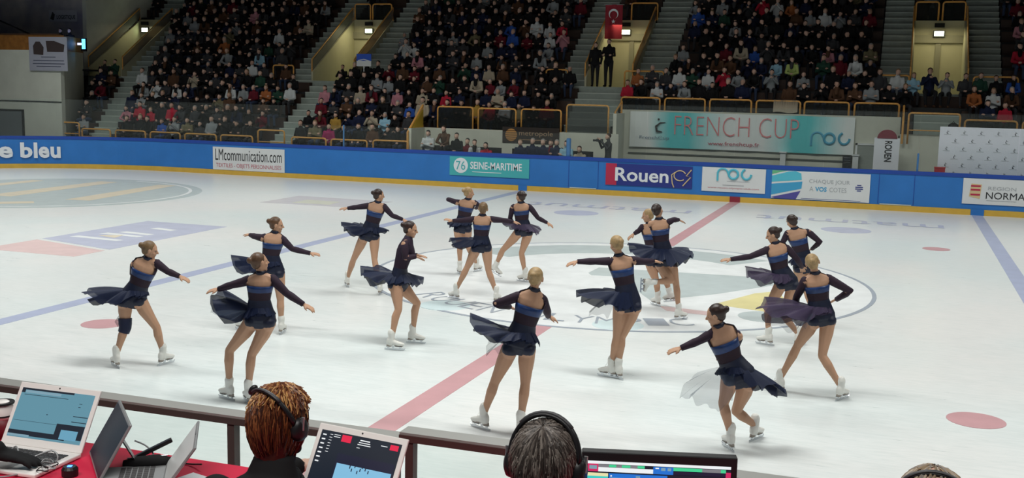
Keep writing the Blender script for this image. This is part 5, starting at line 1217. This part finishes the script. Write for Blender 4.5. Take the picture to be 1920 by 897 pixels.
# ------------------------------------------------------------------ near side: platform, rail, table, officials
wall('floor_platform', -3, 9, -20.5, -15.45, 0.0, 1.22, mat('platform_grey', (0.09, 0.09, 0.10), 0.8))
m_railtop = mat('rail_aluminium', (0.42, 0.42, 0.40), 0.4, metal=0.3); m_railfr = mat('rail_brown', (0.085, 0.062, 0.056), 0.5)
m_railred = mat('rail_redbrown', (0.10, 0.045, 0.042), 0.5)
nglass = glass_material('near_glass', (0.96, 0.98, 0.97), 0.02)
def near_rail(x0, x1, z, posts, label, m2):
    root = empty('glass_rail', ((x0+x1)/2, -15.34, z)); tag(root, label, 'rail')
    h = (x1-x0)/2; cx = (x0+x1)/2
    b = MB(); b.box(-h, h, -0.035, 0.055, -0.010, 0.0); b.build('top_strip', m_railtop, root)
    b = MB(); b.box(-h, h, -0.042, 0.05, -0.038, -0.010); b.build('hand_rail', m2, root)
    for px in posts:
        b = MB(); b.box(px-cx-0.018, px-cx+0.018, -0.035, 0.01, 1.21-z, -0.038); b.build('post', m2, root)
    b = MB(); b.box(-h+0.02, h-0.02, -0.008, 0.004, 1.22-z, -0.038); b.build('glass_sheet', nglass, root)
near_rail(-0.6, 2.795, 1.955, (0.1, 1.975, 2.77), 'brown-edged glass rail along the near board, left section behind laptops', m_railfr)
near_rail(2.80, 6.4, 1.985, (2.845, 4.7, 6.3), 'reddish-brown glass rail, right section behind the man with headphones', m_railred)

TZ = 2.145
root = empty('officials_table', (2.2, -16.75, 1.22)); tag(root, 'long table under a bright red cloth at the bottom left', 'table')
m_cloth = mat('cloth_red', (0.62, 0.005, 0.05), 0.75, noise=0.1, nscale=6)
b = MB(); b.box(-2.9, 3.2, -0.36, 0.36, 0.89, 0.92); b.build('tabletop', mat('table_top', (0.3, 0.25, 0.2), 0.6), root)
b = MB(); b.box(-2.92, 3.22, -0.38, 0.38, 0.921, 0.926); b.box(-2.92, 3.22, 0.372, 0.378, 0.45, 0.925); b.box(-2.92, 3.22, -0.378, -0.372, 0.45, 0.925); b.build('cloth', m_cloth, root)
for sx in (-2.8, 0.1, 3.1):
    for sy in (-0.3, 0.3):
        b = MB(); b.tube([(sx, sy, 0), (sx, sy, 0.89)], 0.02, n=8); b.build('leg', m_steel, root)

m_lapw = mat('laptop_white', (0.85, 0.82, 0.80), 0.35); m_lapg = mat('laptop_grey', (0.30, 0.31, 0.32), 0.35, metal=0.3); m_key = mat('keys_dark', (0.05, 0.048, 0.05), 0.5)
def emis(name, c, s=1.0): return mat('screen_'+name, (0.02, 0.02, 0.02), 0.3, emit=c, es=s)
def laptop(label, loc, rz, tilt, w_, dp, lh, mbase, bezel, content, bz=0.016, keys=True, keyc=None):
    """origin at the hinge centre; base runs to -Y, lid leans back to +Y by tilt from upright"""
    root = empty('laptop', loc, rz); tag(root, label, 'laptop')
    b = MB(); b.box(-w_/2, w_/2, -dp, 0.0, 0.0, 0.014)
    base = b.build('keyboard_deck', mbase, root)
    bv = base.modifiers.new('bevel', 'BEVEL'); bv.width = 0.004; bv.segments = 2
    if keys:
        b = MB()
        for r in range(6):
            for c in range(14):
                kx = -w_*0.43+w_*0.86*(c+0.5)/14; kw = w_*0.86/14*0.42
                b.box(kx-kw, kx+kw, -0.035-0.0185*r-0.0145, -0.035-0.0185*r, 0.014, 0.0165)
        b.build('keys', keyc or m_key, root)
        b = MB(); b.box(-0.05, 0.05, -dp+0.015, -dp+0.075, 0.0141, 0.0147); b.build('trackpad', mbase if mbase != m_lapw else mat('trackpad', (0.52, 0.51, 0.5), 0.3), root)
    M_ = Matrix.Translation((0, 0.0, 0.012)) @ Matrix.Rotation(-tilt, 4, 'X')
    lid = MB(); lid.box(-w_/2, w_/2, -0.004, 0.004, 0.0, lh)
    lo = lid.build('lid', mbase, root); lo.matrix_local = M_
    bv = lo.modifiers.new('bevel', 'BEVEL'); bv.width = 0.003; bv.segments = 2
    x0, x1, z0, z1 = -w_/2+bz, w_/2-bz, bz*1.7, lh-bz*1.25
    sc = MB(); mats_ = []
    W, H = x1-x0, z1-z0
    for i, (u0, v0, u1, v1, m) in enumerate(content):
        if m not in mats_: mats_.append(m)
        y = -0.0046-0.00012*i
        sc.quad((x0+u0*W, y, z0+v0*H), (x0+u1*W, y, z0+v0*H), (x0+u1*W, y, z0+v1*H), (x0+u0*W, y, z0+v1*H), mats_.index(m))
    sc.build('screen', mats_, lo)
    cm = MB(); cm.tube([(0, -0.0042, lh-bz*0.6), (0, -0.0050, lh-bz*0.6)], 0.003, n=10); cm.build('webcam', m_black, lo)
    return root
e_blue = emis('slate', (0.11, 0.27, 0.35), 1.0); e_blue2 = emis('sky', (0.13, 0.34, 0.48), 1.0); e_dark = emis('ink', (0.004, 0.010, 0.022), 1.0); e_pale = emis('mist', (0.20, 0.34, 0.42), 1.0)
c1 = [(0, 0, 1, 1, e_blue), (0, 0.96, 0.72, 1, e_dark), (0, 0.90, 0.05, 0.97, e_dark), (0.06, 0.90, 0.55, 0.955, e_pale), (0.05, 0.86, 0.66, 0.87, e_dark), (0.02, 0.33, 0.62, 0.336, e_dark), (0, 0.04, 0.78, 0.14, e_dark), (0.0, 0.02, 0.3, 0.06, e_pale),
      (0.62, 0.08, 1, 0.36, e_dark), (0.70, 0.06, 0.93, 0.25, e_blue2), (0.80, 0.53, 1, 0.545, e_dark), (0.80, 0.42, 1, 0.435, e_dark), (0.83, 0.72, 0.86, 0.735, e_dark), (0.83, 0.79, 0.87, 0.80, e_dark), (0.44, 0.50, 0.46, 0.515, e_dark)]
laptop('open white laptop with pale blue screen on red table, leftmost', (1.975, -16.515, TZ+0.003), math.radians(2), math.radians(31), 0.335, 0.225, 0.222, m_lapw, 0, c1)
e_wh = emis('white', (0.85, 0.88, 0.9), 1.0); e_red = emis('red', (0.75, 0.01, 0.06), 1.0); e_ice = emis('ice', (0.22, 0.50, 0.72), 1.0); e_nv = emis('night', (0.006, 0.008, 0.03), 1.0)
c2 = [(0, 0, 1, 1, e_dark), (0.28, 0.02, 0.98, 0.62, e_nv), (0.30, 0.0, 0.97, 0.46, e_ice), (0.30, 0.44, 0.97, 0.50, e_nv), (0.27, 0.84, 0.39, 0.97, e_red), (0.87, 0.86, 0.97, 0.96, e_red), (0.50, 0.92, 0.62, 0.94, e_wh), (0.49, 0.88, 0.63, 0.895, e_wh), (0.48, 0.84, 0.64, 0.855, e_wh), (0.76, 0.90, 0.84, 0.912, e_wh), (0.17, 0.94, 0.25, 0.95, e_wh), (0.17, 0.90, 0.25, 0.912, e_wh), (0.48, 0.78, 0.52, 0.79, e_wh)]
for i in range(7):
    c2.append((0.03, 0.90-0.085*i, 0.075, 0.925-0.085*i, e_wh)); c2.append((0.12, 0.93-0.055*i, 0.155, 0.94-0.055*i, e_wh))
for i, (u, v) in enumerate(((0.47, 0.38), (0.53, 0.41), (0.60, 0.36), (0.66, 0.39), (0.70, 0.35), (0.57, 0.31), (0.62, 0.42), (0.5, 0.33))): c2.append((u, v, u+0.012, v+0.06, e_nv))
laptop('open white laptop showing a video of the rink, right of auburn-haired official', (3.152, -16.53, TZ+0.003), math.radians(-8), math.radians(30), 0.335, 0.225, 0.215, m_lapw, 0, c2)
e_dim = mat('screen_off', (0.020, 0.024, 0.038), 0.42, spec=0.3)
root = empty('tablet', (2.252, -16.578, TZ+0.002), math.radians(-45)); tag(root, 'dark tablet computer standing turned sideways between white laptop and pouch', 'tablet')
Mt = Matrix.Translation((0, 0, 0.004)) @ Matrix.Rotation(-math.radians(30), 4, 'X')
q_ = MB(); q_.box(-0.155, 0.155, -0.004, 0.005, 0, 0.205); q_ = q_.build('casing', m_lapg, root); q_.matrix_local = Mt
bv = q_.modifiers.new('bevel', 'BEVEL'); bv.width = 0.003; bv.segments = 2
b = MB(); b.quad((-0.148, -0.0046, 0.008), (0.148, -0.0046, 0.008), (0.148, -0.0046, 0.197), (-0.148, -0.0046, 0.197)); b.build('screen', e_dim, q_)
b = MB(); b.add([(-0.06, 0.075, 0.115), (0.06, 0.075, 0.115), (0.06, 0.135, 0.0), (-0.06, 0.135, 0.0), (-0.06, 0.079, 0.117), (0.06, 0.079, 0.117), (0.06, 0.139, 0.0), (-0.06, 0.139, 0.0)], [(0,1,2,3),(7,6,5,4),(0,4,5,1),(3,2,6,7)]); b.build('kickstand', m_lapg, root)
e_gr = mat('screen_grey', (0.58, 0.60, 0.60), 0.3)
laptop('silver laptop seen nearly edge-on beside the auburn-haired official', (2.545, -16.60, TZ-0.0+0.003), math.radians(-57), math.radians(36), 0.28, 0.20, 0.178, m_lapg, 0, [(0, 0, 1, 1, e_gr)], bz=0.006)

# monitor
root = empty('monitor', (4.13, -16.545, TZ), math.radians(15)); tag(root, 'black desktop monitor showing score tables, bottom center right', 'monitor')
mw, mh = 0.425, 0.275; mz = 2.438-TZ-mh
b = MB(); b.box(-mw/2, mw/2, -0.004, 0.03, mz, mz+mh); o = b.build('casing', mat('monitor_black', (0.014, 0.014, 0.016), 0.45), root)
bv = o.modifiers.new('bevel', 'BEVEL'); bv.width = 0.003; bv.segments = 2
b = MB(); b.tube([(0, 0.02, 0.0), (0, 0.025, mz+0.08)], 0.02, n=10); b.build('stand', m_black, root)
b = MB(); b.box(-0.11, 0.11, -0.06, 0.10, 0, 0.012); b.build('foot', m_black, root)
e_g = emis('green', (0.05, 0.62, 0.28), 1.0); e_bl = emis('cobalt', (0.01, 0.16, 0.62), 1.0); e_cy = emis('aqua', (0.05, 0.60, 0.55), 1.0); e_ye = emis('cream', (0.80, 0.75, 0.42), 1.0); e_mg = emis('crimson', (0.62, 0.02, 0.12), 1.0); e_gy = emis('stone', (0.20, 0.20, 0.22), 1.0)
mc = [(0, 0, 1, 1, e_dark), (0, 0.965, 1, 1.0, e_wh), (0, 0.87, 0.075, 0.965, e_mg), (0.012, 0.90, 0.065, 0.945, e_pale), (0.075, 0.87, 0.46, 0.925, e_wh), (0.075, 0.925, 0.15, 0.96, e_gy), (0.15, 0.93, 0.2, 0.96, e_g), (0.2, 0.925, 0.24, 0.96, e_gy), (0.24, 0.93, 0.30, 0.96, e_g), (0.30, 0.925, 0.35, 0.96, e_gy), (0.35, 0.93, 0.40, 0.96, e_g),
      (0.46, 0.87, 0.60, 0.96, e_bl), (0.475, 0.935, 0.50, 0.95, e_wh), (0.515, 0.915, 0.545, 0.95, e_pale), (0.56, 0.915, 0.585, 0.95, e_pale), (0.60, 0.92, 0.80, 0.96, e_g), (0.80, 0.92, 0.93, 0.96, e_gy), (0.93, 0.92, 0.965, 0.96, e_g), (0.60, 0.875, 0.97, 0.915, e_nv), (0.965, 0.86, 1, 0.93, e_mg),
      (0, 0.70, 0.145, 0.855, e_ye), (0, 0.775, 0.145, 0.815, e_cy), (0.15, 0.0, 0.56, 0.855, e_bl)]
for i in range(9):
    v = 0.815-0.085*i; mc.append((0.16, v-0.018, 0.555, v-0.011, e_pale)); mc.append((0.34, v, 0.37+0.02*(i % 3), v+0.02, e_pale)); mc.append((0.162, v, 0.172, v+0.02, e_wh))
for i in range(6): mc.append((0, 0.62-0.1*i, 0.145, 0.66-0.1*i, e_cy if i % 2 else e_ye))
sc_ = MB(); mats_ = []; X0, Z0, W, H = -mw/2+0.017, mz+0.02, mw-0.034, mh-0.045
for i, (u0, v0, u1, v1, m) in enumerate(mc):
    if m not in mats_: mats_.append(m)
    y = -0.0045-0.00010*i
    sc_.quad((X0+u0*W, y, Z0+v0*H), (X0+u1*W, y, Z0+v0*H), (X0+u1*W, y, Z0+v1*H), (X0+u0*W, y, Z0+v1*H), mats_.index(m))
sc_.build('screen', mats_, root)

# small things on the table
root = empty('phone', (2.385, -16.475, TZ+0.012), math.radians(38)); tag(root, 'black phone leaning on the dark pouch on red table', 'phone')
b = MB(); b.boxm(Matrix.Translation((0.02, 0.02, 0.035)) @ Matrix.Rotation(math.radians(-24), 4, 'Y'), 0.13, 0.018, 0.012); b.build('body', m_black, root)
b = MB(); b.boxm(Matrix.Translation((0.0175, 0.02, 0.0412)) @ Matrix.Rotation(math.radians(-24), 4, 'Y'), 0.115, 0.015, 0.001); b.build('display', e_dim, root)
root = empty('pouch', (2.40, -16.505, TZ+0.003), math.radians(30)); tag(root, 'black fabric pouch lying behind the sideways tablet', 'pouch')
b = MB(); b.tube([(-0.07, 0, 0.014), (-0.03, 0, 0.018), (0.04, 0, 0.022), (0.08, 0, 0.016)], [0.022, 0.034, 0.036, 0.026], wide=(0, 1, 0), flat=0.5, n=12); b.build('body', COAT[0], root, smooth=True)
b = MB(); b.tube([(-0.06, 0.01, 0.030), (0.07, 0.01, 0.036)], 0.0022, n=5); b.build('zip', m_steel, root)
root = empty('usb_hub', (2.225, -16.66, TZ+0.003), math.radians(20)); tag(root, 'small black device with a glowing blue light on red table', 'device')
b = MB(); b.tube([(0, 0, 0), (0, 0, 0.022), (0, 0, 0.030)], [0.026, 0.026, 0.020], n=16); b.build('body', m_black, root)
b = MB(); b.box(-0.007, 0.007, -0.006, 0.006, 0.030, 0.0315); b.build('light', emis('led', (0.05, 0.2, 1.0), 5), root)
root = empty('coiled_cable', (2.15, -16.67, TZ+0.018)); tag(root, 'tangle of grey and black cables in front of the white laptop', 'cable')
rr = random.Random(3)
for j in range(5):
    pts = []; a = rr.uniform(0, 6); R0 = rr.uniform(0.012, 0.026)
    for i in range(16): pts.append((R0*math.cos(a+i*0.45)*(1+0.1*j)+0.02*math.sin(j), R0*0.8*math.sin(a+i*0.45)+0.01*j-0.03, 0.006+0.004*j*0.8+0.004*math.sin(i)))
    b = MB(); b.tube(pts, 0.0018, n=6); b.build('loop', [m_black, m_lapg, mat('cable_white', (0.5, 0.5, 0.5), 0.4)][j % 3], root, smooth=True)
for pts, m, s in (([(2.33, -16.47, TZ+0.075), (2.36, -16.45, TZ+0.055), (2.39, -16.45, TZ+0.03), (2.40, -16.48, TZ+0.035)], m_lapg, 'thin grey cable arching from the sideways tablet to the pouch'),
                  ([(2.36, -16.47, TZ+0.006), (2.44, -16.44, TZ+0.006), (2.52, -16.43, TZ+0.006), (2.58, -16.45, TZ+0.02)], m_black, 'thin black cable along the back edge of the red table'),
                  ([(2.05, -16.66, TZ+0.03), (2.10, -16.60, TZ+0.05), (2.13, -16.62, TZ+0.02), (2.08, -16.74, TZ+0.01), (2.02, -16.80, TZ+0.012)], m_lapg, 'grey cable looping over the corner of white laptop'),
                  ([(1.93, -16.62, TZ+0.022), (1.95, -16.60, TZ+0.045), (1.98, -16.62, TZ+0.022)], m_lapg, 'small grey cable loop standing on the laptop keyboard')):
    b = MB(); q = [Vector(p) for p in pts]; out = []
    for i in range(len(q)-1):
        for t in range(5):
            t /= 5; p0 = q[max(0, i-1)]; p1 = q[i]; p2 = q[i+1]; p3 = q[min(len(q)-1, i+2)]
            out.append(0.5*((2*p1)+(-p0+p2)*t+(2*p0-5*p1+4*p2-p3)*t*t+(-p0+3*p1-3*p2+p3)*t**3))
    out.append(q[-1]); b.tube(out, 0.0028, n=6); o = b.build('cable', m, smooth=True); tag(o, s, 'cable')
root = empty('paper_sheet', (2.66, -16.62, TZ+0.003), math.radians(-15)); tag(root, 'white paper sheet beside the official in black on red table', 'paper')
b = MB(); b.box(-0.11, 0.11, -0.10, 0.10, 0, 0.004); b.build('sheet', m_lettw, root)
root = empty('jar', (1.735, -16.435, TZ+0.003)); tag(root, 'pale lidded container with dark bands behind laptop, left edge', 'container')
b = MB(); b.lathe([(0.035, 0), (0.040, 0.03), (0.040, 0.07)], n=20); b.build('red_base', mat('jar_red', (0.15, 0.01, 0.02), 0.5), root, smooth=True)
b = MB(); b.lathe([(0.040, 0.07), (0.041, 0.085), (0.036, 0.12), (0.020, 0.132)], n=20); b.build('white_top', m_lapw, root, smooth=True)
for z in (0.078, 0.122):
    b = MB(); b.lathe([(0.0425, z), (0.0425, z+0.006)], n=20); b.build('dark_band', m_black, root)

# ---- near officials, seen from behind
def headphones(root, hc, ax, s, mic=False, col=None, top=0.142, back=0.0):
    hr, hf, hu = ax; m = col or m_black
    hp = empty('headphones'); 
    b = MB(); pts = [hc+hr*math.cos(t)*(0.098+0.012*math.sin(t))*s+hu*math.sin(t)*top*s-hf*(0.012+back*math.sin(t)) for t in [math.radians(8+164*i/20) for i in range(21)]]
    b.tube(pts, (0.010 if back else 0.014)*s, n=8, wide=hf, flat=0.5); band = b.build('headband', m, hp, smooth=True)
    b = MB(); b.tube([p+(p-hc).normalized()*0.006 for p in pts[5:16]], 0.008*s, n=8, wide=hf, flat=0.5); b.build('cushion', mat('headband_pad', (0.06, 0.06, 0.065), 0.4), hp, smooth=True)
    for sg in (-1, 1):
        c = hc+hr*sg*0.092*s-hu*0.004
        b = MB(); b.tube([c-hr*sg*0.012*s, c, c+hr*sg*0.014*s, c+hr*sg*0.022*s], [0.040*s, 0.042*s, 0.038*s, 0.024*s], n=18, wide=hu, flat=0.85); cup = b.build('ear_cup', m, hp, smooth=True)
        b = MB(); b.tube([c+hr*sg*0.018*s+hu*0.0*s, c+hr*sg*0.020*s+hu*0.045*s], 0.006*s, n=8); b.build('yoke', m_steel, cup)
    if mic:
        c = hc-hr*0.105*s
        e = hc-hr*0.056-hf*0.060+hu*0.098
        b = MB(); b.tube([c, c+hu*0.03-hr*0.006-hf*0.01, c+hu*0.065-hr*0.002-hf*0.035, e-hu*0.012], 0.0022, n=6); bo = b.build('microphone_arm', m_lapg, hp)
        b = MB(); b.ell(e, (0.013, 0.013, 0.019), (hr, hf, (hu+hr*0.5).normalized()), nu=16, nv=12); b.build('microphone_foam', m_black, bo, smooth=True)
    return hp
def hair_strands(hc, ax, rad, crown, n, length, rs, seed, back=True, name='hair', r0=0.0016, mats=(), down=0.0, drop=0.0, wisps=0.0, colf=None):
    hr, hf, hu = ax; b = MB(); rn = random.Random(seed)
    cr = crown.normalized()
    t1, t2 = perp(cr)
    for i in range(n):
        a = rn.uniform(0, 2*math.pi); st = rn.uniform(0.02, 1.0)
        pts = []; steps = 7; ln = length*rn.uniform(0.75, 1.1)
        sw = rn.uniform(-0.5, 0.5)
        for k in range(steps):
            t = (st*0.9+ln*k/(steps-1)); aa = a+sw*k/steps*0.7
            d = cr*math.cos(t)+(t1*math.cos(aa)+t2*math.sin(aa))*math.sin(t)
            loc = Vector((d.dot(hr), d.dot(hf), d.dot(hu)))
            # keep off the face
            if loc.y > 0.62 and loc.z < 0.35: break
            lift = rs*(1.0+0.02*math.sin(i*1.7+k)+rn.uniform(-0.008, 0.02)+wisps*k/steps*rn.random())
            p = hc+hr*loc.x*rad[0]*lift+hf*loc.y*rad[1]*lift+hu*loc.z*rad[2]*lift
            if loc.z < -0.1: p -= hu*(-0.1-loc.z)*drop
            pts.append(p)
        if len(pts) < 3: continue
        m = colf(i, a, rn) if colf else 0
        b.tube(pts, [r0, r0*1.5, r0*1.6, r0*1.5, r0*1.3, r0, r0*0.5][:len(pts)], n=4, mi=m, cap=False)
    return b
def official(label, head, face, tiltv, s, coat, hairset, seed, drop, rad=(0.084, 0.100, 0.098), lean=0.1, crown=None, width=0.18):
    """seated on a stool, turned to the rink (+Y); head = centre of the head"""
    root = empty('official', (head[0], head[1]-0.06, 1.22)); tag(root, label, 'person')
    o0 = Vector(root.location); hc = Vector(head)-o0
    up = Vector(tiltv).normalized(); F = Fig()
    ax, eyes, mouth = head_prims(F, hc, face, up, s)
    nk = hc-up*0.155*s-Vector((0, 0.03, 0.0)); hip = Vector((0, -0.12, 0.52)); X = (1, 0, 0)
    F.tube([nk-Vector((0, 0.01, 0.04)), hc-up*0.05], [0.055, 0.052], 0)
    ch = Vector((nk.x*0.7, nk.y-0.06, nk.z-0.24))
    F.tube([hip, hip.lerp(ch, 0.5), ch, Vector((nk.x, nk.y-0.02, nk.z-0.07)), nk-Vector((0, 0.01, 0.0))], [0.16, 0.155, width*0.95, width*0.92, 0.085], 1, wide=X, flat=0.66, n=18)
    if drop:
        F.ell(nk-Vector((0, 0.035, 0.035)), (0.125, 0.10, 0.052), None, 1)
        F.ell(nk-Vector((0, 0.0, 0.005)), (0.078, 0.075, 0.04), None, 1)
    for sg in (-1, 1):
        sh = nk+Vector((sg*width, -0.01, -0.085)); el = sh+Vector((sg*0.06, 0.10, -0.24)); wr = Vector((sg*0.13, el.y+0.24, 0.965))
        F.ell(sh, 0.062, None, 1); F.tube([sh, el, wr], [0.060, 0.050, 0.036], 1)
        hand_prims(F, wr, (Vector((-sg*0.3, 1, -0.1))), (0, 0, 1), sg, 0)
        F.tube([(sg*0.09, -0.10, 0.5), (sg*0.12, 0.32, 0.50), (sg*0.12, 0.30, 0.08)], [0.09, 0.065, 0.045], 2); F.tube([(sg*0.12, 0.28, 0.045), (sg*0.13, 0.43, 0.04)], [0.042, 0.036], 3)
    body = link('body', F.mesh('body', [SKINS[0], COAT[coat], TROU[0], COAT[0]], 0.0065, 3), root)
    hr, hf, hu = ax
    C = Fig(); C.ell(hc+hu*0.020*s-hf*0.012*s, (rad[0]*0.97, rad[1]*0.97, rad[2]*0.97), ax)
    if drop: C.tube([hc-hf*0.03, hc-hf*0.035-hu*0.11], [0.078, 0.055], 0, wide=hr, flat=0.75)
    cap = link('hair', C.mesh('hair', [SKINS[0] if hairset is HB else hairset[0]], 0.006, 1), root)
    b = hair_strands(hc+hu*0.020*s-hf*0.012*s, ax, rad, crown or (hu*1.0-hf*0.45), 160 if hairset is HB else 900, 1.75 if drop else 1.35, 1.0, seed, drop=0.05 if drop else 0.0, wisps=0.05, colf=lambda i, a, rn: rn.choices(range(len(hairset)), hairset_w[len(hairset)])[0])
    b.build('hair_strands', list(hairset), cap)
    if drop:
        b = hair_strands(hc+hu*0.026*s-hf*0.008*s, ax, rad, hu*1.0+hf*0.15-hr*0.1, 420, 0.62, 1.03, seed+1, wisps=0.12, colf=lambda i, a, rn: rn.choices((1, 2, 3), (2, 4, 4))[0])
        b.build('hair_strands', list(hairset)+[mat('golden', (0.50, 0.27, 0.10), 0.35)], cap)
    st = MB(); st.tube([(0, -0.12, 0.0), (0, -0.12, 0.36)], 0.03, n=10); st.tube([(0, -0.12, 0.36), (0, -0.12, 0.40)], 0.17, n=18); st.tube([(0, -0.12, 0), (0, -0.12, 0.02)], 0.18, n=18)
    so = st.build('stool', m_black, None, loc=o0); tag(so, 'black round stool under the '+label.split(' ', 1)[1][:60], 'stool')
    return root, hc+o0, ax
hairset_w = {3: [5, 4, 2], 4: [4, 4, 3, 2]}
HA = (mat('auburn_dark', (0.045, 0.012, 0.007), 0.4, noise=0.4, nscale=40), mat('auburn', (0.12, 0.036, 0.014), 0.4), mat('copper', (0.22, 0.075, 0.026), 0.4))
HG = (mat('grey_brown_dark', (0.045, 0.036, 0.032), 0.4, noise=0.4, nscale=40), mat('grey_brown', (0.11, 0.092, 0.08), 0.45), mat('grey_light', (0.20, 0.175, 0.155), 0.45))
HB = (mat('thin_hair_blond', (0.30, 0.22, 0.14), 0.45), mat('thin_hair_grey', (0.25, 0.22, 0.2), 0.45), mat('thin_hair_light', (0.5, 0.42, 0.32), 0.45))
r1, hcw, axw = official('woman official with short auburn hair and headset, in black puffer jacket', (3.035, -16.70, 2.432), (0.35, 1, -0.1), (0.0, 0.05, 1), 0.93, 0, HA, 5, True, rad=(0.078, 0.096, 0.094), crown=Vector((-0.15, 0.25, 1)), width=0.195)
h1 = headphones(r1, hcw+axw[2]*0.004, (axw[0], axw[1], axw[2]), 0.86, mic=True, top=0.124, back=0.058); tag(h1, 'black headset with raised microphone on the auburn-haired woman', 'headset'); 
r2, hcm, axm = official('man official with grey-brown hair and headphones beside the monitor', (3.90, -16.86, 2.475), (0.02, 1, -0.2), (0.0, 0.12, 1), 1.0, 2, HG, 9, False, rad=(0.084, 0.100, 0.102), crown=Vector((0.05, -0.35, 1)))
h2 = headphones(r2, hcm+axm[2]*0.002, axm, 0.94); tag(h2, 'black headphones with pale cushions worn by the man beside the monitor', 'headphones')
r3, hcb, axb = official('balding official with a dark headband, cut off at bottom right', (4.825, -16.72, 2.440), (0, 1, -0.1), (0, 0.05, 1), 1.0, 1, HB, 12, False, crown=Vector((0, 0.2, 1)))
h3 = headphones(r3, hcb, axb, 0.90, top=0.124, back=0.035); tag(h3, 'dark headphone band on the balding official at bottom right', 'headphones')
# jacket collar and quilting of the woman
b = MB(); o0 = Vector((3.02, -16.76, 1.22)); nkw = hcw-Vector((0, 0.03, 0.145))
for i, (z, r) in enumerate(((0.0, 0.062), (-0.018, 0.072), (-0.045, 0.088))):
    b.tube([nkw+Vector((math.cos(t)*r, math.sin(t)*r*0.9, z)) for t in [2*math.pi*j/20 for j in range(21)]], 0.015, n=8, cap=False)
co = b.build('jacket_collar', COAT[0], r1, smooth=True); co.location = -Vector(r1.location)
# person cut off at the left edge
F = Fig(); F.tube([(-0.30, -0.32, -0.35), (-0.16, -0.16, 0.0), (0.0, 0.0, 0.04)], [0.07, 0.06, 0.042], 1)
hand_prims(F, (0.0, 0.0, 0.035), (1, 0.5, -0.25), (0, 0, 1), -1, 0)
F.tube([(-0.42, -0.45, -0.9), (-0.40, -0.42, -0.30)], [0.17, 0.17], 1, wide=(1, 0, 0), flat=0.7); F.ell((-0.38, -0.40, -0.06), (0.12, 0.12, 0.14), None, 1)
me = F.mesh('official', [COAT[0], COAT[0]], 0.009, 2); o = link('official', me, None, (1.985, -16.735, TZ+0.035)); tag(o, 'person in black with gloved hand, cut off by left edge', 'person')
